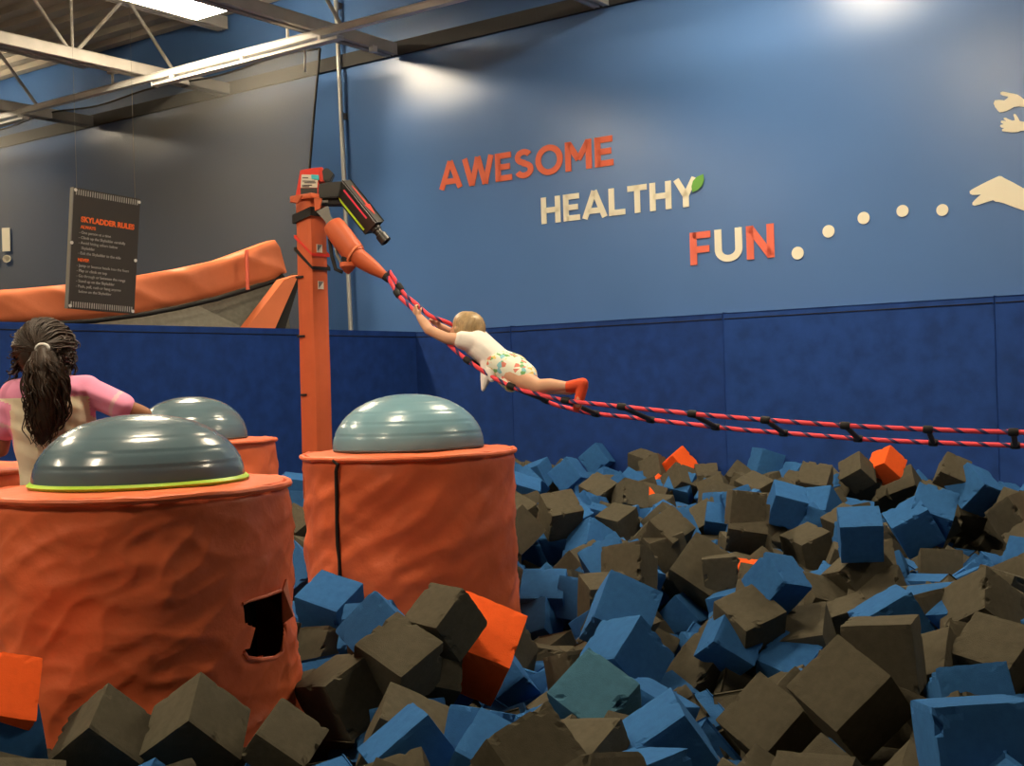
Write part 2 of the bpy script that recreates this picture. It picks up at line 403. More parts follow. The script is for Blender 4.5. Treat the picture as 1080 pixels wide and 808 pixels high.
# hung white rail -----------------------------------------------------
ra, rb = at(0, 124, 3.02*F/(ray(0, 124)[1]*F)), at(440, 9, 3.02*F/(ray(440, 9)[1]*F))
rd = (rb-ra); rd.z = 0; rd.normalize(); rn = Vector((rd.y, -rd.x, 0))
t = thing('ceiling_rail', 'long white rail hung below the joists above the grey net', 'ceiling rail', ra)
RAX = (rd, rn, Z)
q0 = ra - rd*3; L = 14
bmr = box_bm(q0 + rd*(L/2) + Z*.0, RAX, (L, .05, .055), .006, 1); box_bm(q0 + rd*(L/2) + Z*.03 - rn*.03, RAX, (L, .10, .012), .003, 1, bmr)
fin('rail_channel', bmr, M['white'], t)
for a, b in ((-40, 28), (165, 362)):
    pa = ra + rd*((at(a, 124, ra.y) - ra).dot(rd)); pb = ra + rd*((at(b, 124, ra.y) - ra).dot(rd)*1.0)
    def along(px):
        # the point of the rail above this picture column
        aa, _ = ray(px, 60); d = (aa*ra.y - ra.x)/(rd.x - aa*rd.y); return ra + rd*d
    pa, pb = along(a), along(b)
    fin('lower_channel', box_bm((pa+pb)/2 - Z*.085 + rn*.03, RAX, ((pb-pa).length, .07, .03), .006, 1), M['white'], t)
    for k in (.1, .5, .9):
        fin('channel_clip', box_bm(pa + (pb-pa)*k - Z*.05 + rn*.02, RAX, (.03, .03, .06), .003, 1), M['white'], t)
for px in (118, 304, 520):
    q = along(px)
    fin('hanger', tube_bm([q + Z*.02, q + Z*.16], .014, 8), M['white'], t)
    fin('clamp', box_bm(q + Z*.17, RAX, (.07, .06, .05), .006, 1), M['white'], t)
q = along(321)
tag(fin('cable_end', tube_bm([q - Z*.05, q - Z*.12 - rn*.01, q - Z*.2 + rd*.005, q - Z*.29], .009, 8), M['white']), 'short white cable end dangling below the white rail near the net corner', 'cable')

# high-bay lamps ------------------------------------------------------
LAMPE = 58.0
WARM = (1.0, .835, .60)
M['lamp'] = mat('lamp_lens', (.9, .9, .85), rough=.4, emit=WARM, estr=LAMPE)
M['deck_fill'] = mat('deck_fill_glow', (.9, .9, .85), emit=WARM, estr=LAMPE*.45)  # glow for the strips added to brighten the roof deck
M['lamp_body'] = mat('lamp_housing', (.7, .68, .62), rough=.4)
L0 = at(180, 3, 11.0)
def lamp(c, label):
    t = thing('high_bay_lamp', label, 'ceiling lamp', c, 'high-bay lamps')
    bmh = bmesh.new(); d = NW; e = EX
    pr = [(-.24, .0), (-.26, .0), (-.17, .11), (.17, .11), (.26, .0), (.24, .0), (.15, .09), (-.15, .09)]
    prism_bm([c + e*a + Z*b - d*.5 for a, b in pr], d*1.0, bmh)
    fin('housing', bmh, M['lamp_body'], t)
    fin('lens', box_bm(c + Z*.015, WAX, (.46, .98, .02), .004, 1), M['lamp'], t)
    fin('added_deck_glow', box_bm(c + Z*.118, WAX, (.20, .80, .012), .003, 1), M['deck_fill'], t)  # added glowing strip on the housing, lights the deck above
    for k in (-.35, .35): fin('hanger', tube_bm([c + d*k + Z*.11, c + d*k + Z*(WTOP - .05 - c.z)], .008, 6), M['steel'], t)
    return t
lamp(L0, 'glaring warm high-bay lamp at the top edge above the grey net')
for i, j in ((1, 0), (2, 0), (-1, 0), (0, 1), (1, 1), (0, 2), (1, 2)):
    lamp(L0 + EX*(5.0*i) + NW*(4.1*j), 'high-bay lamp out of the picture over the hall')

# safety net ----------------------------------------------------------
NOFF = .62
def net_pt(px, py): return on_wall(px, py, NOFF)
edge = [(337, 56), (333, 90), (329, 130), (325.5, 175), (323, 230), (320.5, 290), (318, 352)]
top0 = net_pt(337, 56); zt = top0.z + .02
bm = bmesh.new(); cols = 60; rws = 26; grid = []
for r in range(rws+1):
    f = r/rws
    zz = zt + (.9 - zt)*f
    # right border follows the photo's curved hem
    py_ = None
    ex = edge[-1]
    for (x0, y0), (x1, y1) in zip(edge, edge[1:]):
        za, zb = net_pt(x0, y0).z, net_pt(x1, y1).z
        if za >= zz >= zb:
            k = (za - zz)/(za - zb); ex = (x0 + (x1-x0)*k, y0 + (y1-y0)*k); break
    if zz > net_pt(*edge[0]).z: ex = edge[0]
    p = net_pt(*ex); sr = (p - CORNER).dot(EX)
    row = []
    for c in range(cols+1):
        s = sr - 9.0*(c/cols)
        o_ = .03*noise.noise(Vector((s*1.1, zz*.35, 3))) + .012*noise.noise(Vector((s*3, zz*.8, 7)))
        zs = zz + (.05*math.sin(s*1.7)**2*(1-f))
        row.append(bm.verts.new(CORNER + EX*s + NW*(NOFF + o_) + Z*(zs)))
    grid.append(row)
for r in range(rws):
    for c in range(cols): bm.faces.new((grid[r][c], grid[r+1][c], grid[r+1][c+1], grid[r][c+1]))
hem = [grid[r][0].co.copy() for r in range(rws+1)]; toph = [v.co.copy() for v in grid[0]]
t = thing('safety_net', 'tall dark grey mesh net hanging left of the orange tower', 'net', Vector((hem[-1].x, hem[-1].y, .9)))
fin('mesh_sheet', bm, M['net'], t, True)
fin('edge_hem', tube_bm(hem, .012, 6), M['black'], t); fin('top_hem', tube_bm(toph, .010, 6), M['black'], t)
for k in range(0, 60, 12):
    q = toph[k]; fin('tie', tube_bm([q, Vector((q.x, q.y, ZB - .03))], .006, 6), M['black'], t)

# trampoline padding behind the pit wall --------------------------------
def ribbon(top, bot, ys, thick, m, name, parent, bulge=.004):
    n = len(top); bm = bmesh.new(); R = []; NC = 14
    for i in range(n):
        T = at(*top[i], ys[i]); B = at(*bot[i], ys[i]); back = -EX*thick
        row = []
        for k in range(NC+1):
            f = k/NC; q = T.lerp(B, f); e = 1 - abs(2*f-1)**6
            q = q + EX*e*(.02 + .030*(1-abs(noise.noise(Vector((q.y*2.6 + q.z*3.2, q.z*1.5 - q.y*.6, 4)))))**3)
            row.append(bm.verts.new(q))
        R.append(row + [bm.verts.new(B+back), bm.verts.new(T+back)])
    NQ = NC + 3
    for i in range(n-1):
        for k in range(NQ): bm.faces.new((R[i][k], R[i][(k+1) % NQ], R[i+1][(k+1) % NQ], R[i+1][k]))
    bm.faces.new(R[0]); bm.faces.new(R[-1][::-1])
    return fin(name, bm, m, parent, True)
xs = [-520, -60, -20, 20, 60, 100, 150, 190, 230, 262, 282, 290, 296, 298.5]
tp = [318, 309, 307, 304.5, 301, 297, 290, 283, 274.5, 263, 255.5, 253, 262, 286]
bt = [352, 341, 341, 340.5, 339, 336.5, 330, 322.5, 313, 303.5, 297, 294.5, 291, 288.5]
yy = [9.75 + (x+60)/358*1.5 for x in xs]
def dense(xs, *ls):
    N = 190; o = []
    for i in range(N+1):
        x = xs[0] + (xs[-1]-xs[0])*i/N
        k = max(j for j in range(len(xs)-1) if xs[j] <= x + 1e-6); f = (x-xs[k])/(xs[k+1]-xs[k])
        o.append((x, *[l[k] + (l[k+1]-l[k])*f for l in ls]))
    return o
D_ = dense(xs, tp, bt, yy)
t = thing('trampoline_pad', 'long orange pad sweeping up to the right behind the pit wall', 'trampoline pad', at(120, 348, 10.4))
cv = ribbon([(d[0], d[1]) for d in D_], [(d[0] + (d[2]-d[1])*(-.12 if d[0] < 280 else 0), d[2]) for d in D_], [d[3] for d in D_], .10, M['orange_l'], 'pad_cover', t)
fin('piping', tube_bm([at(d[0], d[2] + 2, d[3] - .03) for d in D_], .02, 8), M['black'], t)
fin('seam_strip', box_bm((at(259, 264.5, 10.95) + at(257.5, 305, 10.95))/2 + EX*.03, (NW, EX, Z), (.010, .03, .34), .004, 1), M['coral2'], t)
t = thing('trampoline_pad', 'slanting orange frame pad under the raised end of the long orange pad', 'trampoline pad', at(285, 350, 10.9))
qd = [(300, 294.5), (315, 290), (286, 356), (253, 356)]
fin('pad_cover', prism_bm([at(x, y, 11.05) for x, y in qd], -EX*.10), M['orange_l'], t)
fin('pad_edge', prism_bm([at(x, y, 11.06) for x, y in ((315, 289), (319, 287), (298, 356), (286, 356))], -EX*.12), M['black'], t)
t = thing('trampoline_bed', 'grey olive mesh bed below the long orange pad', 'trampoline bed', at(180, 350, 10.9))
fin('mesh_sheet', prism_bm([at(-520, 350, 8.7), at(60, 340, 10.6), at(200, 318, 11.1), at(297, 288, 11.45), at(310, 372, 11.3), at(-520, 395, 8.5)], -EX*.03), M['bed'], t)

# rules sign ------------------------------------------------------------
SP = on_plane(110, 262, CORNER + EX*.0, EX) + Z*0
sx = -NW; sn = EX
cs = [on_plane(x, y, SP, EX) for x, y in ((78, 197.5), (148, 210), (141.5, 331), (72, 325))]
t = thing('rules_sign', 'dark rules sign with orange SKYLADDER RULES heading hanging above the pit wall', 'sign', cs[3])
fin('board', prism_bm(cs, -EX*.03), M['sign'], t)
def bil(u, v): return (cs[0]*(1-u) + cs[1]*u)*(1-v) + (cs[3]*(1-u) + cs[2]*u)*v
for v0, v1 in ((.0, .07), (.93, 1.0)):
    bmk = bmesh.new()
    for k in range(28):
        u = .03 + k/28*.95; prism_bm([bil(u, v0+.012)+EX*.001, bil(u+.012, v0+.012)+EX*.001, bil(u+.012, v1-.012)+EX*.001, bil(u, v1-.012)+EX*.001], EX*.003, bmk)
    fin('hem_stitching', bmk, M['sign_w'], t)
fin('side_edge', prism_bm([bil(-.018, 0), bil(.0, 0), bil(.0, 1), bil(-.018, 1)], -EX*.03), M['grey'], t)
for u, v in ((.02, .02), (.98, .03), (.0, .46), (.97, .54), (.02, .98), (.97, .98)):
    fin('clip', lathe_bm(bil(u, v) + EX*.002, [(0, 0), (.012, 0), (.012, .006), (0, .006)], 12, EX), M['white'], t)
for u_ in (.06, .94):
    q = bil(u_, .015) - EX*.015; fin('hanging_cord', tube_bm([q, Vector((q.x, q.y, ZB - .05))], .0012, 5), M['grey'], t)
def text_mesh(name, body, u, v, size, m, bold=0.0):
    cu = bpy.data.curves.new('t', 'FONT'); cu.body = body; cu.size = size; cu.extrude = .0015; cu.offset = bold
    o = bpy.data.objects.new('t', cu); COL.objects.link(o)
    dg = bpy.context.evaluated_depsgraph_get(); dg.update()
    me = bpy.data.meshes.new_from_object(o.evaluated_get(dg)); bpy.data.objects.remove(o); bpy.data.curves.remove(cu)
    o_ = bil(u, v); ux = (bil(u+.1, v) - o_).normalized(); uz = (bil(u, v-.1) - o_).normalized()
    bm = bmesh.new(); bm.from_mesh(me); bpy.data.meshes.remove(me)
    for w in bm.verts: w.co = o_ + ux*w.co.x + uz*w.co.y + EX*(.003 + w.co.z)
    return fin(name, bm, m, t)
text_mesh('heading', 'SKYLADDER RULES', .12, .275, .054, M['sign_o'], .0022)
text_mesh('subheading', 'ALWAYS', .12, .33, .032, M['sign_o'], .0012)
ln = ['- One person at a time', '- Climb up the Skyladder carefully', '- Avoid hitting others below', '   Skyladder', '- Exit the Skyladder to the side']
for k, s in enumerate(ln): text_mesh('rule_line', s, .10, .375 + k*.043, .029, M['sign_w'])
text_mesh('subheading', 'NEVER', .10, .605, .032, M['sign_o'], .0012)
ln = ['- Jump or bounce heads into the foam', '- Play or climb on top', '- Go through or between the rungs', '- Stand up on the Skyladder', '- Push, pull, rush or hang anyone', '   below on the Skyladder']
for k, s in enumerate(ln): text_mesh('rule_line', s, .09, .65 + k*.043, .029, M['sign_w'])

# barrels and half balls ---------------------------------------------
def fold(th, z, seed, R):
    u = th*R
    a = noise.noise(Vector((u*1.3 + z*2.2, z*5.0 - u*3.0, seed)))
    b = noise.noise(Vector((u*2.0 - z*1.6, z*3.2 + u*2.2, seed+9)))
    c = noise.noise(Vector((u*7, z*7, seed+20)))
    d = noise.noise(Vector((u*3.1 + z*4.4, z*9.0 - u*6.5, seed+31))); e = noise.noise(Vector((u*3.4 - z*3.8, z*8.0 + u*5.0, seed+47)))
    return .011*(1-abs(a))**3 - .008 + .007*b + .006*(1-abs(d))**4 + .005*(1-abs(e))**4 + .002*c
def barrel(label, c, R, H, seed, flare=0.0, hole=None, zip_px=None, segs=176, rows=72):
    t = thing('padded_barrel', label, 'padded barrel', Vector((c.x, c.y, 0)), 'orange padded barrels')
    bm = bmesh.new(); G = []
    for r in range(rows+1):
        z = H*r/rows; row = []
        for k in range(segs):
            th = k*2*PI/segs
            fade = min(1, (H - z)/.10); low = max(0, 1 - z/H)
            rr = R + flare*low - .012*max(0, 1-(H-z)/.03)
            fx = Vector((math.cos(th), math.sin(th), 0))
            d = fold(math.atan2(math.sin(th+PI/2), math.cos(th+PI/2)), z, seed, R)*fade*(1 + 1.1*low)
            row.append(bm.verts.new(Vector((c.x, c.y, z)) + fx*(rr + d)))
        G.append(row)
    for r in range(rows):
        for k in range(segs):
            q = (G[r][k], G[r][(k+1) % segs], G[r+1][(k+1) % segs], G[r+1][k])
            if hole:
                m = (q[0].co + q[2].co)/2
                if hole(m): continue
            bm.faces.new(q)
    # top disc
    ring = G[-1]; prev = ring
    for rr, dz in ((R*.97, .006), (R*.8, .012), (R*.4, .014)):
        nr = []
        for k in range(segs):
            th = k*2*PI/segs
            nr.append(bm.verts.new(Vector((c.x + rr*math.cos(th), c.y + rr*math.sin(th), H + dz + .004*noise.noise(Vector((rr*6*math.cos(th), rr*6*math.sin(th), seed)))))))
        for k in range(segs): bm.faces.new((prev[k], prev[(k+1) % segs], nr[(k+1) % segs], nr[k]))
        prev = nr
    bm.faces.new(prev)
    fin('cover', bm, M['orange'], t, True)
    # piped rim hem, slightly wavy
    hp = []
    for k in range(97):
        th = k*2*PI/96
        hp.append(Vector((c.x + (R+.004)*math.cos(th), c.y + (R+.004)*math.sin(th), H - .004 + .005*noise.noise(Vector((math.cos(th)*3, math.sin(th)*3, seed))))))
    fin('rim_hem', tube_bm(hp, [.011 + .004*noise.noise(Vector((k*.5, seed, 0))) for k in range(97)], 8), M['orange'], t, True)
    return t
def balance_ball(label, c, R, h, z, mball, mring, ringR):
    t = thing('balance_ball', label, 'balance half ball', Vector((c.x, c.y, z)), 'half balls on the barrels')
    prof = []
    N = 60
    for i in range(N+1):
        a = i/N*PI/2
        r = R*math.cos(a)**.92 if i < N else 0; zz = h*math.sin(a)
        g = 0
        for gk in (.16, .31, .46, .62, .80): g += -.0014*math.exp(-((i/N - gk)/.010)**2) + .0007*math.exp(-((i/N - gk - .03)/.012)**2)
        prof.append((max(r + g, 0), zz + g*.5 + .012))
    fin('dome', lathe_bm(Vector((c.x, c.y, z + .0)), [(0, .010)] + prof, 96), M[mball], t, True)
    fin('base_ring', lathe_bm(Vector((c.x, c.y, z)), [(R*.6, 0), (R+ringR, 0), (R+ringR+.006, .008), (R+ringR-.002, .016), (R*.6, .016)], 96), M[mring], t, True)
    return t
B1, B2, B3, B4 = Vector((-1.161, 3.88, 0)), Vector((-.46, 5.48, 0)), Vector((-1.855, 7.2, 0)), Vector((-2.45, 5.15, 0))
RIM = EYE - .288
def hole1(m):
    a = (m.x)/m.y; b = (m.z - EYE)/m.y
    px = 540 + (a*CR - b*SR)*F; py = 404 - (a*SR + b*CR)*F
    if m.y > B1.y + .12: return False
    # torn flap outline
    poly = [(256.5, 637), (262, 634), (298, 623), (303, 640), (300, 656), (297, 688), (290, 693), (261, 694), (257, 688), (262, 678), (266, 663), (259, 656)]
    ins = False
    for (x0, y0), (x1, y1) in zip(poly, poly[1:] + poly[:1]):
        if (y0 > py) != (y1 > py) and px < (x1-x0)*(py-y0)/(y1-y0) + x0: ins = not ins
    return ins
b1 = barrel('nearest orange padded barrel, torn open at lower right', B1, .45, RIM, 3, .02, hole1, segs=360, rows=150)
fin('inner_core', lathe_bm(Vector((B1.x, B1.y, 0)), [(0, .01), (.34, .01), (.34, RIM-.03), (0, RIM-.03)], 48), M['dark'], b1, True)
def on_barrel(px, py, c, R, extra=0.0):
    a, b = ray(px, py); A_ = a*a + 1; B_ = -2*(a*c.x + c.y); C_ = c.x**2 + c.y**2 - (R+extra)**2
    disc = max(0, B_*B_ - 4*A_*C_); y = (-B_ - math.sqrt(disc))/(2*A_); return at(px, py, y)
def patch(name, pxs, c, R, parent, m, thick=.006, extra=.012):
    pts = [on_barrel(x, y, c, R, e) for x, y, e in pxs]
    cen = sum(pts, Vector())/len(pts); nrm = Vector((cen.x - c.x, cen.y - c.y, 0)).normalized()
    return fin(name, prism_bm(pts, -nrm*thick), m, parent)
patch('torn_flap', [(299, 622, .02), (302.5, 611, .02), (309.5, 650, .055), (300, 657, .03)], B1, .45, b1, M['orange'])
patch('torn_flap', [(258, 658, .012), (269.5, 662, .0), (263.5, 684, .0), (257, 685, .012)], B1, .45, b1, M['orange'])
fin('torn_edge', tube_bm([on_barrel(x, y, B1, .45, .014) for x, y in ((257, 688), (261, 694), (275, 696), (290, 694), (297, 689), (301, 672), (300.5, 658))], .007, 8), M['orange'], b1, True)
fin('torn_edge', tube_bm([on_barrel(x, y, B1, .45, .014) for x, y in ((256, 637), (262, 634), (280, 629), (299, 622))], .005, 8), M['orange'], b1, True)
b2 = barrel('orange padded barrel with a black zip, right of the tower post', B2, .46, RIM, 17, -.01)
zp = [(351.5, 485.5), (356, 490), (354.5, 497), (355, 520), (355.5, 560), (356, 575), (358, 590), (358.5, 608), (359, 640)]
fin('zipper', tube_bm([on_barrel(x, y, B2, .46, .012) for x, y in zp], .0075, 8), M['black'], b2, True)
b3 = barrel('far orange padded barrel behind the nearest half ball', B3, .475, RIM + .005, 31, 0)
b4 = barrel('orange padded barrel cut by the left edge beside the ponytailed child', B4, .475, RIM, 43, 0)
balance_ball('dark slate half ball with lime rim on the nearest barrel', B1, .318, .200, RIM + .014, 'ball_d', 'lime', .008)
balance_ball('light blue grey half ball on the barrel with the zip', B2, .33, .228, RIM + .014, 'ball_b', 'grey_trim', -.004)
balance_ball('slate half ball on the far barrel in front of the pit wall', B3, .32, .235, RIM + .019, 'ball_d', 'grey_trim', -.004)

# tower ----------------------------------------------------------------
TY = 8.0
tb0 = at(334, 478, TY); pc = Vector((tb0.x, tb0.y, 0))
ztop = at(325, 207, TY).z
t = thing('ladder_tower', 'tall orange padded post standing behind the zipped barrel', 'padded post', pc)
A1 = Vector((.80, -.60, 0)); A2 = Vector((.60, .80, 0))
topc = at(327.5, 207, TY); topc.z = 0
lean = Vector((topc.x - pc.x, topc.y - pc.y, 0))
bm = bmesh.new(); NR = 44; ring = []
S1, S2 = .150, .150
for r in range(NR+1):
    f = r/NR; o_ = pc + lean*f*1.0 + Z*(ztop*f); row = []
    w = 1 - .06*f
    for a, b in ((-1, -1), (-.5, -1), (0, -1), (.5, -1), (1, -1), (1, -.5), (1, 0), (1, .5), (1, 1), (0, 1), (-1, 1), (-1, 0)):
        k = 1 + .018*noise.noise(Vector((a*2, b*2, f*9)))
        cz = .93 if abs(a) == 1 and abs(b) == 1 else 1.0
        row.append(bm.verts.new(o_ + (A1*a*S1/2 + A2*b*S2/2)*w*k*cz))
    ring.append(row)
for r in range(NR):
    for k in range(12): bm.faces.new((ring[r][k], ring[r][(k+1) % 12], ring[r+1][(k+1) % 12], ring[r+1][k]))
bm.faces.new(ring[0][::-1]); bm.faces.new(ring[-1])
fin('post_pad', bm, M['orange_post'], t, False)
def post_c(py): 
    z = at(333, py, TY).z; return pc + lean*(z/ztop) + Z*z
cc = post_c(209)
fin('cap_flap', box_bm(cc, (A1, A2, Z), (.20, .18, .035), .012, 2), M['orange_post'], t, True)
fin('cap_flap', prism_bm([at(313, 205, TY-.13), at(318, 206, TY-.13), at(314, 214, TY-.13), at(305.5, 213, TY-.13)], Vector((0, .03, 0))), M['orange_post'], t)
fin('cap_flap', prism_bm([at(331, 208, TY-.13), at(339, 209, TY-.13), at(337.5, 220, TY-.13), at(332, 222, TY-.13)], Vector((0, .03, 0))), M['orange_post'], t)
def band(py0, py1, hgt, name='strap', m='black', grow=.012):
    bm = bmesh.new(); a = post_c(py0); b = post_c(py1)
    pts = [(-1, 1, 0), (-1, -1, 0), (1, -1, 1), (1, 1, 1)]
    V = []
    for g in (S1/2 + grow, S1/2 + .001):
        for dz in (hgt/2, -hgt/2):
            V.append([bm.verts.new((a if s == 0 else b) + (A1*x + A2*y)*g*.97 + Z*dz) for x, y, s in pts])
    o1, o2, i1, i2 = V
    for k in range(4):
        n = (k+1) % 4
        bm.faces.new((o1[k], o1[n], o2[n], o2[k])); bm.faces.new((i1[k], i2[k], i2[n], i1[n]))
        bm.faces.new((o1[k], i1[k], i1[n], o1[n])); bm.faces.new((o2[k], o2[n], i2[n], i2[k]))
    return fin(name, bm, M[m], t)
band(231, 225, .055)
band(262, 284, .022, grow=.008)
band(249, 270, .018, 'red_strap', 'red', .006)
lf = lambda u, z_: pc + lean*(z_/ztop) + Z*z_ - A2*(S2/2*.97 + .004) + A1*(S1/2*u)
for py, u0, u1 in ((291, -1.0, -.05), (354, -1.0, -.1), (416.5, -.75, -.05)):
    z_ = at(325, py, TY - .1).z
    fin('strap_tab', box_bm((lf(u0, z_) + lf(u1, z_))/2, (A1, A2, Z), ((u1-u0)*S1/2, .008, .014), .002, 1), M['black'], t)
rf = lambda u, z_: pc + lean*(z_/ztop) + Z*z_ + A1*(S1/2*.95 + .004) + A2*(S2/2*u)
for py, u in ((300, -.05), (261, -.1)):
    z_ = at(343, py, TY - .1).z
    fin('sticker', box_bm(rf(u, z_), (A2, A1, Z), (.045, .004, .05), .001, 1), M['label'], t)
    fin('sticker', prism_bm([rf(u-.3, z_+.023) + A1*.003, rf(u+.28, z_+.023) + A1*.003, rf(u-.3, z_-.02) + A1*.003], A1*.002), M['grey'], t)

# control box on top
c0 = post_c(207); VX, VY = Vector((1, 0, 0)), Vector((0, 1, 0))
t = thing('control_box', 'small red box with a cream label on top of the orange post', 'control box', c0 + Z*.017)
def pxbox(name, quad, y, dep, m, parent, bev=.004):
    pts = [at(x, py, y) for x, py in quad]
    bm = prism_bm(pts, Vector((0, dep, 0)))
    bmesh.ops.recalc_face_normals(bm, faces=bm.faces)
    if bev: bmesh.ops.bevel(bm, geom=list(bm.edges), offset=bev, segments=2, affect='EDGES')
    return fin(name, bm, M[m], parent)
pxbox('shell', [(316.5, 179.5), (336, 179), (336.5, 206), (311.5, 207.5)], TY-.05, .13, 'red', t)
pxbox('lid', [(316, 179.5), (327, 177.5), (340, 176), (343, 192), (337, 192), (336, 181)], TY-.04, .10, 'red', t)
pxbox('label_panel', [(318, 184), (335.5, 184.5), (334.5, 198), (317, 198)], TY-.058, .008, 'label', t, .001)
pxbox('label_patch', [(328, 184), (336, 184.5), (336.5, 190), (328.5, 188.5)], TY-.065, .006, 'cyan', t, .001)
for ly, x0, x1 in ((187, 319, 325), (190.5, 319, 332), (192.3, 321, 333), (194.8, 318.5, 329), (196.3, 318.5, 326)):
    pxbox('label_print', [(x0, ly), (x1, ly + .1), (x1, ly + .9), (x0, ly + .8)], TY-.062, .004, 'ink', t, 0)
pxbox('lower_panel', [(317, 198.5), (334.5, 198.5), (334.5, 206), (317, 206.5)], TY-.058, .01, 'blackp', t, .001)
pxbox('connector', [(339.5, 179), (345, 176.5), (352, 183), (348, 192), (341, 191)], TY-.05, .07, 'blackp', t, .006)
# blaster shaped turret
t = thing('turret', 'black angular turret with neon stripes and red arrow on the orange post', 'turret', at(344, 212, TY))
pxbox('rear_casing', [(336, 194), (347, 192), (361, 191), (357, 208), (335.5, 209)], TY-.08, .14, 'blackp', t, .006)
pxbox('under_bar', [(337, 208.5), (357, 207), (362, 213), (359, 216), (337, 216)], TY-.05, .09, 'black', t, .004)
pxbox('plate', [(339.5, 211), (346, 210.5), (346, 213.5), (339.5, 214)], TY-.056, .006, 'grey', t, .001)
ax = Vector((.60, -.14, -.79)).normalized()
vd = Vector((0, -1, 0)); e_ = ax.cross(vd).normalized()
if e_.x < 0: e_ = -e_
vd2 = e_.cross(ax).normalized()
if vd2.y > 0: vd2 = -vd2
nA = (-e_*.50 + vd2*.866).normalized(); nB = (e_*.866 + vd2*.50).normalized()
pA, pB = at(361, 199, TY-.05), at(391, 240, TY-.05); Lb = (pB-pA).length
ax2 = (pB-pA).normalized()
cB = (pA+pB)/2 + e_*.012
fin('barrel_casing', box_bm(cB, (ax, nB, nA), (Lb*1.10, .110, .085), .008, 2), M['blackp'], t)
def face_strip(name, nrm, tang, d0, off, l0, l1, w0, w1, m):
    b = cB + nrm*d0
    return fin(name, prism_bm([b + ax*l0 + tang*(off-w0), b + ax*l0 + tang*(off+w0), b + ax*l1 + tang*(off+w1), b + ax*l1 + tang*(off-w1)], nrm*.002), M[m], t)
face_strip('pink_stripe', nA, nB, .043, .022, -Lb*.42, Lb*.36, .006, .006, 'pink_line')
face_strip('lime_stripe', nA, nB, .043, -.046, -Lb*.42, Lb*.48, .0065, .0065, 'lime_line')
face_strip('arrow_mark', nB, nA, .056, -.012, -Lb*.42, Lb*.22, .003, .010, 'red')
face_strip('arrow_mark', nB, nA, .056, -.012, Lb*.10, Lb*.36, .030, .002, 'red')
mz = cB + ax*(Lb*.55)
fin('muzzle', lathe_bm(mz, [(0, -.01), (.034, -.01), (.034, .03), (.026, .035), (.026, .065), (.036, .07), (.036, .125), (.028, .128), (.028, .115), (0, .115)], 28, ax), M['blackp'], t, True)
fin('lens', lathe_bm(mz, [(0, .120), (.026, .116), (.026, .112), (0, .112)], 28, ax), M['lens'], t, True)

# swivel ----------------------------------------------------------------
SY = 7.75
t = thing('ladder_swivel', 'orange fabric drum and sleeve holding the upper end of the rope ladder', 'swivel', at(352, 232, SY))
d0, d1, d2 = at(350.5, 236.5, SY+.05), at(374.5, 269, SY), at(409.5, 293.5, SY-.05)
L1 = (d1-d0).length
fin('drum', lathe_bm(d0, [(0, -.012), (.045, -.01), (.062, .0), (.070, .03), (.074, L1*.4), (.074, L1*.85), (.068, L1), (.05, L1+.004), (0, L1+.004)], 32, d1-d0), M['orange_post'], t, True)
L2 = (d2-d1).length
fin('cone_sleeve', lathe_bm(d1, [(0, -.01), (.060, -.01), (.066, .002), (.058, .02), (.054, L2*.3), (.043, L2*.6), (.028, L2*.85), (.020, L2*.98), (0, L2)], 28, d2-d1), M['orange_post'], t, True)
fin('sleeve_ring', lathe_bm(d1, [(.060, -.012), (.074, -.010), (.076, .004), (.062, .008)], 28, d2-d1), M['orange_l'], t, True)
fin('cuff', lathe_bm(d2, [(.018, -.03), (.027, -.028), (.027, .012), (.012, .014)], 16, d2-d1), M['black'], t, True)
fin('tape_patch', lathe_bm(d1 - (d1-d0).normalized()*.045 + at(368, 273, SY-.05) - at(372, 267, SY-.05), [(0, 0), (.045, .0), (.052, .035), (.045, .06), (0, .06)], 12, d1-d0), M['black'], t, True)
fin('bracket', prism_bm([at(333.5, 223, SY), at(345.5, 217, SY), at(348, 228, SY), at(355, 233, SY), at(347, 240, SY), at(341, 231, SY)], Vector((0, .05, 0))), M['grey'], t)
fin('bracket_strap', tube_bm([at(347.5, 252, SY+.06), at(350, 270, SY+.05), at(354, 284, SY+.03), at(361, 287, SY+.02)], .012, 8), M['black'], t, True)
fin('bracket_strap', tube_bm([at(352, 255, SY+.06), at(356, 270, SY+.03), at(362, 282, SY+.02), at(372, 280, SY)], .010, 8), M['grey'], t, True)
fin('lower_tip', lathe_bm(at(367, 281, SY), [(0, -.05), (.022, -.035), (.052, .0), (.05, .025), (0, .03)], 20, Z), M['orange_post'], t, True)

# rope ladder -----------------------------------------------------------
near_px = [(409, 292, 7.66), (414, 301, 7.65), (422, 313.5, 7.62), (432, 323, 7.60), (441, 331, 7.57), (452, 341, 7.54), (465, 354, 7.50), (472, 362, 7.48), (486, 374.5, 7.43), (500, 385, 7.38), (520, 398, 7.33), (545, 410, 7.26), (570, 416.5, 7.20), (600, 423, 7.13), (640, 427.3, 7.02), (680, 431.5, 6.92), (740, 437.5, 6.78), (800, 442.5, 6.66), (900, 449.5, 6.46), (1000, 453.8, 6.29), (1080, 456, 6.15), (1200, 456.5, 5.97)]
def smooth_path(P, n=6):
    o = []
    for i in range(len(P)-1):
        p0 = P[max(i-1, 0)]; p1 = P[i]; p2 = P[i+1]; p3 = P[min(i+2, len(P)-1)]
        for k in range(n):
            u = k/n; o.append(.5*((2*p1) + (p2-p0)*u + (2*p0 - 5*p1 + 4*p2 - p3)*u*u + (3*p1 - p0 - 3*p2 + p3)*u**3))
    o.append(P[-1]); return o
NP = smooth_path([at(*a) for a in near_px])
LW = .46
def widen(p):   # ladder width and roll as it leaves the twist near the sleeve
    d = p.x
    f = max(0.0, min(1.0, (d + .52)/.28)); f = f*f*(3-2*f); return f
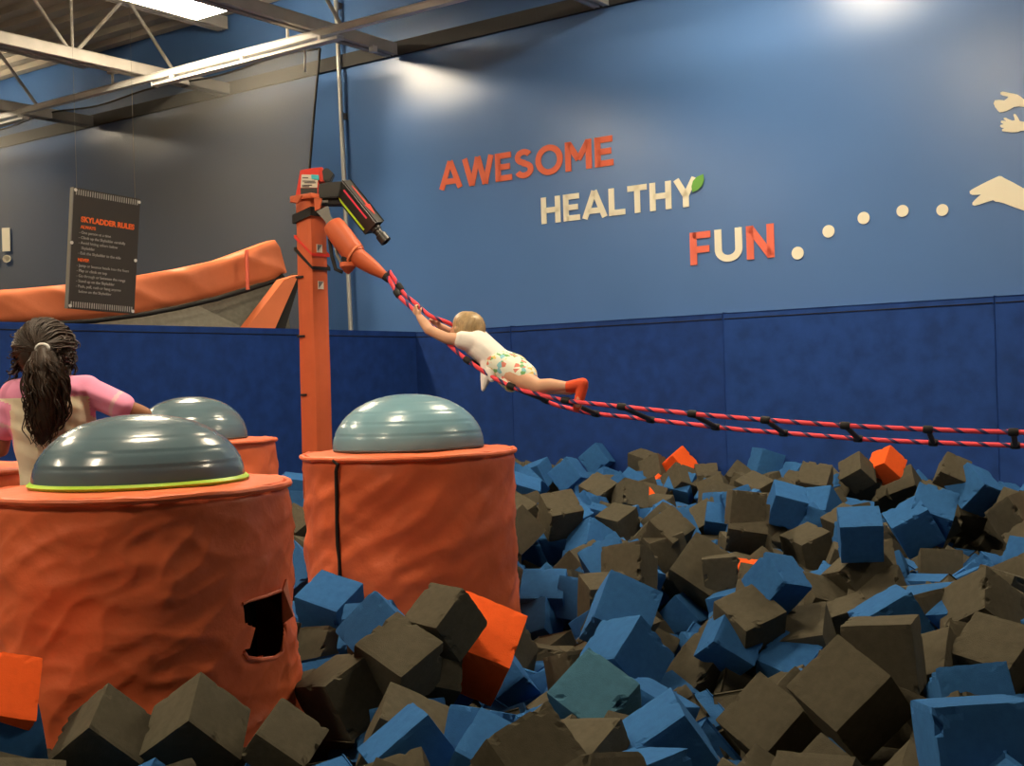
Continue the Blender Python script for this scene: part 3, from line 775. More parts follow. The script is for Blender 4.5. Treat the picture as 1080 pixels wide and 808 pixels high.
FPp = []
for i, p in enumerate(NP):
    tg = (NP[min(i+1, len(NP)-1)] - NP[max(i-1, 0)]).normalized()
    side = Vector((tg.y, -tg.x, 0)).normalized()
    if side.y < 0: side = -side
    f = widen(p)
    ang = (1-f)*1.2
    wv = side*math.cos(ang)*1.0 + Z*(-.20*f + math.sin(ang)*.6)
    FPp.append(p + wv*(LW*(.15 + .85*f)) )
t = thing('rope_ladder', 'pink and navy rope ladder with black rungs stretched over the foam pit', 'rope ladder', NP[-1])
fin('rope', tube_bm(NP, .0128, 10, uvlen=.115), M['rope'], t, True)
fin('rope', tube_bm(FPp, .0128, 10, uvlen=.115), M['rope'], t, True)
def near_x(px):
    best = min(range(len(NP)), key=lambda i: abs((540 + F*NP[i].x/NP[i].y) - px)); return best
def pxi(px):
    # exact fractional index of this picture column on the near rope
    xs_ = [540 + F*p.x/p.y for p in NP]
    for i in range(len(xs_)-1):
        if xs_[i] <= px <= xs_[i+1]:
            return i, (px - xs_[i])/(xs_[i+1]-xs_[i])
    return len(xs_)-2, 1.0
for px in (422, 494, 539, 596, 655, 729, 806, 890, 977, 1067, 1160):
    i, f = pxi(px)
    a = NP[i].lerp(NP[i+1], f); b = FPp[i].lerp(FPp[i+1], f)
    rg = fin('rung', tube_bm([a, a.lerp(b, .5), b], .0145, 10), M['black'], t, True)
    tg = (NP[min(i+1, len(NP)-1)] - NP[i]).normalized()
    for q, dd in ((a, tg), (b, tg)):
        fin('rung_clamp', lathe_bm(q - dd*.024, [(0, 0), (.018, 0), (.021, .008), (.021, .040), (.018, .048), (0, .048)], 14, dd), M['black'], rg, True)
ae = NP[-1].lerp(FPp[-1], .5)
t = thing('anchor_post', 'padded anchor post holding the low end of the rope ladder outside the picture', 'padded post', Vector((ae.x + .12, ae.y - .04, 0)))
fin('post_pad', box_bm(Vector((ae.x+.12, ae.y-.04, ae.z/2 + .05)), (EX, NW, Z), (.2, .6, ae.z + .1), .02, 2), M['orange_post'], t)

# ------------------------------------------------------------------ people
def hand(w, d, n, s, k=1.0, curl=1.2):
    """palm, four unequal bent fingers and a thumb leaving the side of the palm"""
    d = d.normalized(); n = (n - d*n.dot(d)).normalized(); s = (s - d*s.dot(d) - n*s.dot(n)).normalized(); o = []
    for q in (.017, 0, -.017): o.append((w, .013*k, w + d*.052*k + s*q*k, .0115*k))
    for q, l in ((.023, .9), (.008, 1.0), (-.008, .94), (-.023, .76)):
        p = w + d*.054*k + s*q*k; a = .25
        for seg, r0, r1 in ((.027, .0078, .0072), (.019, .0072, .0066), (.014, .0066, .0058)):
            e = p + (d*math.cos(a) + n*math.sin(a))*seg*l*k; o.append((p, r0*k, e, r1*k)); p = e; a += curl
    p = w + d*.014*k + s*.018*k; e = p + (d*.55 + s*.75 + n*.35).normalized()*.030*k
    o.append((p, .010*k, e, .0085*k)); o.append((e, .0085*k, e + (d*.6 + n*.8 - s*.25).normalized()*.024*k, .0068*k))
    return o
def part(name, bm, m, t, smooth=True): return fin(name, bm, m, t, smooth)
def strands(paths, r0, n=5):
    bm = bmesh.new()
    for P in paths: tube_bm(P, [r0*(1 - .75*i/(len(P)-1)) for i in range(len(P))], n, bm)
    return bm
def merge(b1_, b2_):
    me = bpy.data.meshes.new('tmp'); b2_.to_mesh(me); b2_.free(); b1_.from_mesh(me); bpy.data.meshes.remove(me); return b1_

# child on the rope ladder
def g(px, py, y): return at(px, py, y)
t = thing('person', 'child in white tee and floral shorts climbing prone along the rope ladder', 'person', g(545, 405, 7.40))
SV = Vector((.39, .92, 0)); hd = g(490.5, 347.5, 7.56)
fwd = (g(455, 330, 7.7) - g(500, 352, 7.5)).normalized()         # where the face looks
upv = Vector((.35, 0, .94)); upv = (upv - fwd*upv.dot(fwd)).normalized()
lat = fwd.cross(upv).normalized()
nh, fh = g(439.5, 332.5, 7.55), g(462, 343, 7.66)
caps = [(hd + upv*.012 - fwd*.008, .080), (hd - upv*.035 + fwd*.030, .056), (hd - upv*.058 + fwd*.048, .028),
        (hd + fwd*.083 - upv*.018, .0125), (hd + fwd*.074 + upv*.0, .011),
        (hd + lat*.078 - upv*.012, .017), (hd - lat*.078 - upv*.012, .017), (hd + fwd*.058 - upv*.045, .032),
        (hd - upv*.04 - fwd*.01, .042, g(501, 360, 7.55), .046),
        (g(501, 361, 7.50), .070, g(522, 380, 7.42), .062), (g(501, 359, 7.60), .070, g(522, 378, 7.53), .062),
        (g(522, 380, 7.42), .062, g(539, 391, 7.38), .074), (g(522, 378, 7.53), .062, g(539, 389, 7.49), .074),
        (g(492, 360, 7.45), .044, g(470, 356.5, 7.46), .034), (g(470, 356.5, 7.46), .034, g(452.5, 348, 7.49), .030),
        (g(452.5, 348, 7.49), .031, g(447, 340, 7.52), .029), (g(447, 340, 7.52), .029, g(442.5, 334.5, 7.545), .021),
        (g(495, 356, 7.66), .042, g(480, 353, 7.72), .031), (g(480, 353, 7.72), .030, g(464, 344, 7.67), .021),
        (g(540, 394, 7.34), .066, g(555, 402, 7.28), .060), (g(555, 402, 7.28), .060, g(567, 408, 7.24), .045), (g(567, 408, 7.24), .044, g(580, 406.5, 7.21), .041),
        (g(580, 406.5, 7.21), .041, g(599, 407.5, 7.16), .026), (g(599, 407.5, 7.16), .026, g(614, 405, 7.13), .027), (g(614, 405, 7.13), .025, g(609, 427, 7.14), .020),
        (g(540, 392, 7.50), .066, g(567, 408, 7.40), .045), (g(567, 408, 7.40), .043, g(582, 409, 7.36), .040), (g(582, 409, 7.36), .039, g(601, 412, 7.30), .026),
        (g(601, 412, 7.30), .026, g(615, 408, 7.28), .026), (g(615, 408, 7.28), .025, g(610, 429, 7.28), .020)]
caps += hand(g(442.5, 334.5, 7.545), g(437, 327, 7.56) - g(443, 336, 7.54), SV*.7 + Z*.6, Vector((-.6, 0, .8)), .92, 1.25)
caps += hand(g(464, 344, 7.67), g(456, 338, 7.66) - g(464, 344, 7.67), -SV*.6 - Z*.5, Vector((.5, 0, .8)), .92, 1.25)
part('body', blob(caps, .0052, 4), M['skin_l'], t)
for q in (1, -1):
    e = hd + fwd*.073 + lat*.028*q + upv*.012
    part('eye', lathe_bm(e, [(0, -.009), (.006, -.006), (.0088, 0), (.006, .006), (0, .009)], 14, fwd), M['eye'], t)
part('mouth', blob([(hd + fwd*.088 - upv*.048 + lat*.014, .0055, hd + fwd*.088 - upv*.048 - lat*.014, .0055)], .003, 2), M['lip'], t)
sc_ = [(g(503, 363, 7.48), .084, g(524, 381, 7.41), .078), (g(503, 361, 7.60), .084, g(524, 378.5, 7.54), .078), (g(500, 360.5, 7.55), .046, g(506, 365, 7.54), .082),
       (g(524, 381, 7.41), .078, g(532, 387, 7.39), .080), (g(524, 378.5, 7.54), .078, g(532, 384.5, 7.51), .080),
       (g(499, 362, 7.46), .066, g(487.5, 359, 7.455), .056), (g(499, 357, 7.65), .056, g(487, 355, 7.70), .044),
       (g(515, 385, 7.40), .050, g(512, 400, 7.37), .030), (g(512, 400, 7.37), .030, g(509.5, 411, 7.35), .012), (g(517, 392, 7.36), .036, g(519, 400, 7.34), .018),
       (g(512, 400, 7.45), .026, g(509.5, 411, 7.44), .012)]
sh = blob(sc_, .0055, 4)
for v in sh.verts:
    q = v.co; v.co += Vector((0, -1, .3))*(.006*noise.noise(Vector((q.x*16 + q.z*14, q.y*4, q.z*16 - q.x*10))))
part('tee_shirt', sh, M['tee'], t)
so = blob([(g(525, 383.5, 7.40), .083, g(542, 391.5, 7.365), .094), (g(525, 381.5, 7.53), .083, g(542, 389.5, 7.49), .094),
           (g(542, 391.5, 7.365), .092, g(552.5, 397.5, 7.315), .080), (g(542, 389.5, 7.49), .092, g(552.5, 396, 7.43), .080), (g(533, 397, 7.37), .06, g(539, 405, 7.33), .05)], .0055, 4)
part('shorts', so, M['floral'], t)
for yy_, dy_ in ((7.16, 0), (7.30, 3)):
    s_ = blob([(g(600, 407.5 + dy_*.8, yy_), .031, g(614.5, 404.5 + dy_, yy_-.03), .033), (g(614.5, 404.5 + dy_, yy_-.03), .033, g(612, 416 + dy_, yy_-.02), .029), (g(612, 416 + dy_, yy_-.02), .029, g(608.5, 428.5 + dy_*.5, yy_-.01), .024)], .0045, 3)
    part('grip_sock', s_, M['sock'], t)
random.seed(4)
hb = blob([(hd + upv*.020 - fwd*.026, .086), (hd + upv*.030 + fwd*.012, .080), (hd - fwd*.05 - Z*.03, .070), (hd - fwd*.055 - Z*.06 + lat*.03, .048), (hd - fwd*.055 - Z*.06 - lat*.03, .048), (hd - fwd*.062 - Z*.085, .044),
           (hd - fwd*.012 - upv*.01 - lat*.050, .045), (hd - fwd*.012 - upv*.01 + lat*.050, .045)], .006, 4)
crown = hd + upv*.100 - fwd*.02; P_ = []
for k in range(150):
    a = random.uniform(.62, 2*PI - .62); dv = (fwd*math.cos(a) + lat*math.sin(a))
    ln_ = random.uniform(.86, 1.1); pts = []
    back = max(0.0, -math.cos(a)*.6 + .5)
    for i in range(11):
        f = i/10; th = min(f, .6)/.6*1.50
        base = hd + upv*.018 - fwd*.022
        p = base + (upv*math.cos(th) + dv*math.sin(th))*.0955
        if f > .6: p += Vector((0, 0, -1))*((.055 + .055*back)*ln_*((f-.6)/.4)) + dv*.010*((f-.6)/.4)
        p += Vector((random.uniform(-1, 1), random.uniform(-1, 1), 0))*.0022
        pts.append(p)
    P_.append(pts)
part('hair', merge(hb, strands(P_, .0070)), M['blond'], t)

# ponytailed child between the barrels
YG = 4.92
def u(px, py, dy=0.0): return at(px, py, YG + dy)
t = thing('person', 'child with a dark curly ponytail in pink and cream tee, seen from behind', 'person', u(60, 560))
hd = u(48, 371.5, .01); fwd = Vector((.25, .97, 0)); lat = Vector((.97, -.25, 0))
caps = [(hd + Z*.012, .086), (hd - Z*.04 + fwd*.028, .062), (hd - Z*.068 + fwd*.052, .03), (hd + fwd*.092 - Z*.02, .014), (hd + fwd*.085, .011), (hd + fwd*.06 - Z*.05, .036),
        (hd + lat*.084 - Z*.015, .018), (hd - lat*.084 - Z*.015, .018), (hd - Z*.05, .042, u(52, 405), .045),
        (u(33, 424), .078, u(45, 500), .072), (u(75, 422), .078, u(80, 500), .072), (u(16, 414), .045, u(92, 410), .045), (u(45, 500), .075, u(48, 548), .088), (u(80, 500), .075, u(78, 548), .088),
        (u(94, 412), .044, u(128, 428, .0), .036), (u(128, 428), .036, u(152, 437, .02), .030), (u(152, 437, .02), .030, u(149, 444, .12), .027), (u(149, 444, .12), .027, u(143, 450, .20), .020),
        (u(14, 416), .044, u(4, 452), .036), (u(4, 452), .036, u(1, 474, .02), .030), (u(1, 474, .02), .030, u(-20, 482, .10), .021),
        (u(48, 548), .085, Vector((u(46, 548).x, YG+.02, 1.00)), .055), (u(78, 548), .085, Vector((u(80, 548).x, YG+.02, 1.00)), .055)]
for q in (46, 80):
    kx = u(q, 548).x
    caps += [(Vector((kx, YG+.02, 1.00)), .052, Vector((kx, YG, .66)), .034), (Vector((kx, YG, .65)), .034, Vector((kx + .02, YG+.12, .635)), .026)]
caps += hand(u(143, 450, .20), Vector((-.3, .8, -.5)), Vector((0, -.4, -.9)), Vector((-1, 0, 0)), 1.0, .45)
caps += hand(u(-20, 482, .10), Vector((-.7, .6, -.2)), Z*-1, Vector((.6, .7, 0)), 1.0, .30)
part('body', blob(caps, .006, 4), M['skin_d'], t)
for q in (1, -1):
    part('eye', lathe_bm(hd + fwd*.080 + lat*.030*q + Z*.010, [(0, -.009), (.006, -.006), (.009, 0), (.006, .006), (0, .009)], 14, fwd), M['eye'], t)
part('mouth', blob([(hd + fwd*.097 - Z*.052 + lat*.016, .006, hd + fwd*.097 - Z*.052 - lat*.016, .006)], .003, 2), M['lip'], t)
tb = blob([(u(31, 422), .093, u(46, 502), .086), (u(74, 420), .093, u(81, 502), .086), (u(18, 414), .055, u(92, 410), .055), (u(46, 502), .086, u(47, 532), .100), (u(81, 502), .086, u(80, 532), .100), (u(52, 404), .055, u(54, 420), .09),
           (u(92, 412), .057, u(128, 428.5), .054), (u(15, 416), .056, u(5, 451), .054)], .006, 5)
for v in tb.verts:
    q = v.co; v.co += Vector((0, -1, 0))*(.010*noise.noise(Vector((q.x*5 + q.z*4, q.y*3, q.z*22 + q.x*9))))
o = part('tee_shirt', tb, [M['creamtee'], M['pink'], M['pinkstripe']], t)
yk = u(90, 417.5).z; sR0, sR1 = u(92, 412), u(129, 428.5); sL0, sL1 = u(15, 416), u(5, 452)
def tee(c, p):
    for a, b, sg in ((sR0, sR1, 1), (sL0, sL1, -1)):
        d = b - a; f = (c - a).dot(d)/d.length_squared
        if f > .22 and (c - a - d*f).length < .085 and (c.x - u(98, 420).x > 0 if sg > 0 else c.x - u(21, 420).x < 0):
            return 2 if .80 < f < .90 else 1
    return 1 if c.z > yk else 0
paint(o, tee)
part('leggings', blob([(u(48, 540), .100, Vector((u(46, 548).x, YG+.02, 1.00)), .062), (u(78, 540), .100, Vector((u(80, 548).x, YG+.02, 1.00)), .062),
      (Vector((u(46, 548).x, YG+.02, 1.00)), .060, Vector((u(46, 548).x, YG, .70)), .042), (Vector((u(80, 548).x, YG+.02, 1.00)), .060, Vector((u(80, 548).x, YG, .70)), .042)], .008, 4), M['leggings'], t)
random.seed(8)
tie = u(46, 369, -.105)
hb = [(hd + Z*.022 - fwd*.012, .098), (hd - Z*.015 - fwd*.025, .090), (hd - Z*.01 + lat*.05 - fwd*.02, .058), (hd - Z*.01 - lat*.05 - fwd*.02, .058), (tie + Vector((0, .03, 0)), .040)]
tail = [(45, 371, -.125, .030), (46, 383, -.150, .048), (48, 400, -.152, .066), (50, 418, -.148, .070), (49, 436, -.14, .064), (46, 452, -.135, .050), (44, 464, -.13, .026)]
for a, b in zip(tail, tail[1:]): hb.append((u(*a[:3]), a[3]*.80, u(*b[:3]), b[3]*.80))
hb = blob(hb, .007, 4); P_ = []
for k in range(150):          # curly locks of the tail
    a = random.uniform(0, 2*PI); rr = random.uniform(.65, 1.20); ph = random.uniform(0, 6.3); fr = random.uniform(13, 22); am = random.uniform(.007, .014); end = random.uniform(.60, 1.10); pts = []
    sw = random.uniform(-.02, .02)
    for i in range(34):
        f = i/33*end; x = min(f, .999)*(len(tail)-1); j = int(x); w_ = x - j
        px, py, dy, r = [tail[j][q]*(1-w_) + tail[j+1][q]*w_ for q in range(4)]
        if f > 1: py += (f-1)*95
        c = u(px, py, dy) + Vector((sw*f, 0, 0))
        g_ = min(1, f*4)
        c += Vector((math.cos(a), math.sin(a)*.75, 0))*(r*rr) + Vector((math.cos(f*fr + ph), math.sin(f*fr + ph)*.8, .4*math.sin(f*fr*1.3 + ph)))*am*g_
        pts.append(c)
    P_.append(pts)
for k in range(330):          # wavy hair drawn back over the head to the tie
    th = random.uniform(-2.5, 2.5); st = (lat*math.sin(th) + Z*math.cos(th)); ph = random.uniform(0, 6.3); r0 = random.uniform(.104, .119)
    pts = []
    for i in range(16):
        f = i/15; ang = -.95 + 2.5*f
        p = hd + Z*.016 - fwd*.006 + (st*math.cos(ang) - fwd*math.sin(ang))*r0 + Vector((math.sin(f*16 + ph), math.cos(f*14 + ph), math.sin(f*15 + ph*2)))*.0035
        if f > .6: k_ = (f-.6)/.4; p = p.lerp(tie + Vector((random.uniform(-.01, .01), -.01, random.uniform(-.01, .01))), k_**1.6)
        pts.append(p)
    P_.append(pts)
for k in range(130):          # loose frizz at both sides
    sg = random.choice((-1, 1)); b = hd + lat*sg*random.uniform(.075, .105) + Z*random.uniform(-.07, .07) - fwd*random.uniform(-.03, .07); pts = []
    d = Vector((sg*random.uniform(.1, .7), random.uniform(-.5, .3), random.uniform(-1.2, .3))); ph = random.uniform(0, 6)
    for i in range(12): pts.append(b + d*(.050*i/11) + Vector((math.sin(i*.9 + ph), math.cos(i*.8 + ph), math.cos(i*.9 + ph)))*.007)
    P_.append(pts)
part('hair', merge(hb, strands(P_, .0056, 4)), M['brown'], t)
ring = [tie + Vector((math.cos(k*PI/10)*.024, -.012, math.sin(k*PI/10)*.017 + .004)) for k in range(21)]
part('hair_tie', tube_bm(ring, .0065, 8), M['white'], t)

CUBES = [
('b',-744,4937,-872,8,-22,-94,-24,196,'tilted blue foam cube, second nearest blue one left of the diamond-topped charcoal cube'),
('c',-762,4849,-1035,25,-22,-45,83,177,'tilted charcoal foam cube, nearest charcoal one behind the torn barrel'),
('c',-384,3917,-872,15,-30,-90,-26,197,'charcoal foam cube with a diamond top between the two near barrels'),
('c',-239,4038,-763,36,-11,-32,87,167,"tilted charcoal foam cube, second nearest charcoal one left of the zipped barrel's orange cube"),
('o',-141,4220,-890,9,19,-34,92,234,'big orange foam cube leaning beside the foot of the zipped barrel'),
('c',-550,3872,-955,15,38,90,14,192,'leaning charcoal foam cube, second nearest charcoal one right of the torn barrel'),
('b',-287,3264,-974,30,-15,94,2,191,'tilted blue foam cube, third nearest blue one in front of the diamond-topped charcoal cube'),
('c',-669,4224,-1145,55,-22,31,74,191,'tilted charcoal foam cube, second nearest charcoal one in front of the torn barrel'),
('c',13,3012,-929,82,31,32,-34,197,"tilted charcoal foam cube, third nearest charcoal one in front of the zipped barrel's orange cube"),
('b',-76,4488,-1070,10,-49,-72,-48,182,"corner-up blue foam cube, nearest blue one in front of the zipped barrel's orange cube"),
('b',343,4103,-916,23,37,86,25,194,'tilted blue foam cube, nearest blue one behind the teal cube'),
('t',215,3650,-944,11,-36,-84,-39,193,'only teal foam cube, flat face up beside the blue cubes in front'),
('b',378,3263,-966,15,67,68,26,191,'tilted blue foam cube, second nearest blue one right of the teal cube'),
('c',701,3513,-993,3,49,76,43,189,'corner-up charcoal foam cube, seventh nearest charcoal one right of the teal cube'),
('c',857,3265,-853,3,52,74,42,199,'corner-up charcoal foam cube, fifth nearest charcoal one left of the big blue corner cube'),
('b',936,2577,-787,8,73,68,-5,207,'big square blue foam cube in the lower right corner'),
('c',1057,3638,-822,4,21,98,-3,201,'flat-lying charcoal foam cube, third nearest charcoal one behind the big blue corner cube'),
('c',1440,3789,-893,4,40,87,28,196,'crumbling charcoal foam cube with ragged top at the right edge'),
('c',1612,4349,-848,37,29,85,24,198,'corner-up charcoal foam cube, nearest charcoal one behind the crumbling charcoal cube'),
('c',2792,7511,-1087,25,57,68,39,224,'tilted charcoal foam cube, tenth nearest charcoal one behind the crumbling charcoal cube'),
('b',1874,5728,-1035,1,23,97,2,181,'flat-lying blue foam cube, third nearest blue one behind the crumbling charcoal cube'),
('c',1066,4739,-1040,13,17,96,16,238,'leaning charcoal foam cube, third nearest charcoal one in front of the half buried orange cube'),
('c',1310,4939,-986,5,73,66,17,164,'leaning charcoal foam cube, fifth nearest charcoal one in front of the square-on blue cube'),
('b',994,4622,-1087,4,-36,-88,-31,179,'tilted blue foam cube, third nearest blue one left of the big blue corner cube'),
('b',787,4664,-989,9,-27,-29,-91,176,'corner-up blue foam cube, third nearest blue one in front of the half buried orange cube'),
('c',671,4755,-1155,11,49,75,43,172,'tilted charcoal foam cube, third nearest charcoal one right of the teal cube'),
('c',858,4679,-933,13,-49,-83,-25,192,'tilted charcoal foam cube, second nearest charcoal one in front of the half buried orange cube'),
('b',744,5699,-1093,31,-80,-47,20,164,'tilted blue foam cube, third nearest blue one in front of the square-faced charcoal cube'),
('b',355,4365,-823,87,44,19,-12,200,'tilted blue foam cube, second nearest blue one in front of the square-faced charcoal cube'),
('c',486,5436,-832,16,-20,-47,85,187,'big charcoal foam cube with a square face beside the slanted blue cubes'),
('b',409,5515,-832,14,-52,-74,-40,197,'corner-up blue foam cube, nearest blue one left of the square-faced charcoal cube'),
('b',401,6838,-897,25,-35,-30,85,193,'corner-up blue foam cube, second nearest blue one left of the square-faced charcoal cube'),
('b',274,7136,-913,26,14,46,84,196,'tilted blue foam cube, third nearest blue one right of the zipped barrel'),
('b',123,5854,-1019,2,8,96,28,208,"tilted blue foam cube, nearest blue one behind the zipped barrel's orange cube"),
('b',121,7297,-974,23,11,50,83,185,'leaning blue foam cube, nearest blue one right of the zipped barrel'),
('b',80,5723,-1124,12,-21,-34,91,184,"corner-up blue foam cube, nearest blue one right of the zipped barrel's orange cube"),
('c',16,7158,-786,19,-25,93,20,199,'tilted charcoal foam cube, third nearest charcoal one behind the zipped barrel'),
('c',243,6915,-737,12,12,-44,-88,192,'tilted charcoal foam cube, second nearest charcoal one behind the zipped barrel'),
('c',635,7748,-898,2,40,90,21,191,'leaning charcoal foam cube, second nearest charcoal one in front of the bottom-edge orange cube'),
('c',1003,8798,-937,5,34,92,20,189,'leaning charcoal foam cube, second nearest charcoal one right of the bottom-edge orange cube'),
('c',802,6618,-822,25,-35,-84,-33,181,'corner-up charcoal foam cube, third nearest charcoal one in front of the bottom-edge orange cube'),
('c',791,6590,-914,13,6,72,-68,191,'leaning charcoal foam cube, nearest charcoal one right of the square-faced charcoal cube'),
('c',1263,8356,-953,11,-54,-72,-41,175,'corner-up charcoal foam cube, second nearest charcoal one left of the upright dark charcoal cube'),
('c',1183,6448,-683,48,45,51,-55,180,'dark square charcoal foam cube standing upright in mid pit'),
('c',1236,9346,-784,45,13,81,36,195,'corner-up charcoal foam cube, nearest charcoal one in front of the under-ladder orange cube'),
('c',1134,10047,-746,30,14,82,46,196,'tilted charcoal foam cube, nearest charcoal one left of the under-ladder orange cube'),
('c',1042,10213,-686,8,-39,-91,-14,175,'leaning charcoal foam cube, nearest charcoal one right of the blue corner-up wall cube'),
('c',1514,9874,-799,3,5,98,21,178,'leaning charcoal foam cube, nearest charcoal one right of the under-ladder orange cube'),
('b',1237,9345,-825,17,18,36,90,192,'tilted blue foam cube, nearest blue one right of the bottom-edge orange cube'),
('b',1329,8280,-944,4,10,34,93,161,'tilted blue foam cube, nearest blue one left of the upright dark charcoal cube'),
('c',919,5672,-888,3,-8,-70,71,156,'flat-lying charcoal foam cube, nearest charcoal one left of the half buried orange cube'),
('c',1191,6452,-786,5,11,38,92,199,'tilted charcoal foam cube, nearest charcoal one in front of the upright dark charcoal cube'),
('b',978,4738,-788,58,-6,-62,52,159,'tilted blue foam cube, second nearest blue one right of the half buried orange cube'),
('c',1590,7509,-1005,9,-10,-40,-90,225,'tilted charcoal foam cube, fourth nearest charcoal one right of the half buried orange cube'),
('c',1521,6549,-916,1,54,82,19,190,'leaning charcoal foam cube, third nearest charcoal one left of the square-on blue cube'),
('c',1920,7289,-904,1,50,83,24,191,'leaning charcoal foam cube, nearest charcoal one left of the square-on blue cube'),
('b',1389,5062,-654,9,4,55,83,168,'square-on blue foam cube facing the camera below the ladder'),
('c',1421,5169,-844,28,58,74,16,203,'tilted charcoal foam cube, nearest charcoal one in front of the square-on blue cube'),
('b',1990,6278,-782,39,-31,-51,-70,200,'tilted blue foam cube, second nearest blue one right of the square-on blue cube'),
('c',2676,9028,-919,22,-25,-33,-88,240,'corner-up charcoal foam cube, second nearest charcoal one behind the square-on blue cube'),
('c',2362,8586,-740,12,-2,-39,-91,200,"tilted charcoal foam cube, second nearest charcoal one in front of the wall's orange cube"),
('c',2306,8429,-674,31,-23,-36,-85,175,"corner-up charcoal foam cube, nearest charcoal one left of the wall's orange cube"),
('o',2524,8493,-635,20,-31,-26,-89,171,'lone orange foam cube standing corner up against the blue wall padding'),
('b',2837,8926,-854,0,-46,-38,-80,191,"tilted blue foam cube, nearest blue one right of the wall's orange cube"),
('b',2100,6332,-728,10,-20,-91,-34,207,"tilted blue foam cube, second nearest blue one right of the wall's orange cube"),
('c',2572,7363,-604,4,24,27,93,153,"tilted charcoal foam cube, second nearest charcoal one right of the wall's orange cube"),
('b',2682,7302,-704,31,-3,-45,-84,203,"tilted blue foam cube, third nearest blue one right of the wall's orange cube"),
('c',2680,6689,-792,54,16,63,53,199,"tilted charcoal foam cube, sixth nearest charcoal one right of the wall's orange cube"),
('c',2690,7467,-870,5,-6,-40,-91,193,"tilted charcoal foam cube, third nearest charcoal one right of the wall's orange cube"),
('b',1605,7427,-774,29,55,63,-47,199,'tilted blue foam cube, nearest blue one right of the upright dark charcoal cube'),
('b',1914,7872,-843,18,28,87,37,194,'tilted blue foam cube, second nearest blue one behind the square-on blue cube'),
('c',1978,8263,-724,0,23,91,36,201,'tilted charcoal foam cube, second nearest charcoal one right of the highest blue cube'),
('b',1921,9582,-675,50,-36,-46,64,198,'blue foam cube standing highest against the wall below the rope ladder'),
('b',412,9427,-714,13,-48,-59,-64,201,'tilted blue foam cube, nearest blue one left of the blue corner-up wall cube'),
('b',694,10462,-661,17,-44,-59,-66,200,'blue foam cube standing corner up against the wall below the climbing child'),
('c',589,8834,-805,9,-39,-87,-30,196,'tilted charcoal foam cube, second nearest charcoal one in front of the blue corner-up wall cube'),
('c',398,10048,-777,24,-15,-41,-87,194,'corner-up charcoal foam cube, nearest charcoal one left of the blue corner-up wall cube'),
('c',342,10232,-858,4,-21,-22,-95,237,'tilted charcoal foam cube, second nearest charcoal one left of the blue corner-up wall cube'),
('c',797,8703,-826,31,-45,-38,74,195,'tilted charcoal foam cube, nearest charcoal one left of the bottom-edge orange cube'),
('o',-1318,3120,-750,26,19,-87,-38,175,'orange foam cube resting against the left side of the torn barrel'),
('b',-1304,3100,-864,30,38,-68,-55,165,"flat-lying blue foam cube, nearest blue one in front of the torn barrel's orange cube"),
('c',-1064,3180,-879,35,-22,-48,-77,171,"corner-up charcoal foam cube, nearest charcoal one right of the torn barrel's orange cube"),
('c',-828,3180,-863,38,-21,-46,-77,178,'corner-up charcoal foam cube, nearest charcoal one left of the torn barrel'),
('c',-614,3180,-912,16,-27,-49,-82,150,'tilted charcoal foam cube, nearest charcoal one in front of the torn barrel'),
('c',839,5767,-910,45,-77,-41,-18,238,'corner-up charcoal foam cube, second nearest charcoal one left of the half buried orange cube'),
('c',2295,7034,-1106,29,60,65,36,174,'tilted charcoal foam cube, fourth nearest charcoal one right of the square-on blue cube'),
('c',626,2640,-939,-20,-85,-33,35,195,'tilted charcoal foam cube, seventh nearest charcoal one left of the big blue corner cube'),
('c',1261,3822,-940,-56,61,55,-8,195,'tilted charcoal foam cube, second nearest charcoal one left of the crumbling charcoal cube'),
('c',1946,4982,-916,56,14,10,81,195,'leaning charcoal foam cube, second nearest charcoal one behind the crumbling charcoal cube'),
('c',1479,4496,-898,38,-68,45,44,195,'leaning charcoal foam cube, third nearest charcoal one left of the crumbling charcoal cube'),
('b',1498,4496,-904,-48,13,-63,60,200,'tilted blue foam cube, nearest blue one left of the crumbling charcoal cube'),
('c',1467,5071,-940,80,6,-31,50,205,'tilted charcoal foam cube, second nearest charcoal one in front of the square-on blue cube'),
('b',1256,4210,-859,37,35,-60,61,195,'tilted blue foam cube, second nearest blue one left of the crumbling charcoal cube'),
('c',235,5981,-1026,2,35,92,-18,205,'leaning charcoal foam cube, second nearest charcoal one right of the zipped barrel'),
('c',215,4240,-1015,5,-66,-25,-70,195,'leaning charcoal foam cube, nearest charcoal one left of the teal cube'),
('b',66,4596,-1193,-26,-77,2,58,215,'leaning blue foam cube, nearest blue one left of the teal cube'),
('c',1668,8750,-813,49,81,15,29,195,'leaning charcoal foam cube, second nearest charcoal one behind the upright dark charcoal cube'),
('o',1307,10001,-699,38,29,-19,-86,195,'far orange foam cube under the rope ladder, partly behind charcoal cubes'),
('c',1494,9733,-849,-9,10,73,-67,205,'flat-lying charcoal foam cube, second nearest charcoal one right of the under-ladder orange cube'),
('c',1693,9557,-804,-12,80,-42,42,200,'corner-up charcoal foam cube, nearest charcoal one left of the highest blue cube'),
('c',1392,8616,-865,-34,77,-30,46,205,'tilted charcoal foam cube, nearest charcoal one left of the upright dark charcoal cube'),
('b',1409,8536,-910,95,-9,12,28,210,'leaning blue foam cube, nearest blue one left of the highest blue cube'),
('c',1241,6576,-989,-9,3,-36,-93,215,'tilted charcoal foam cube, second nearest charcoal one right of the half buried orange cube'),
('o',1072,5803,-992,-13,-17,94,26,205,'upright orange foam cube half buried in the middle of the pit'),
('c',2165,7240,-1020,-44,2,-64,63,219,'tilted charcoal foam cube, second nearest charcoal one right of the square-on blue cube'),
('c',2746,8808,-817,7,67,-48,-56,200,"corner-up charcoal foam cube, nearest charcoal one in front of the wall's orange cube"),
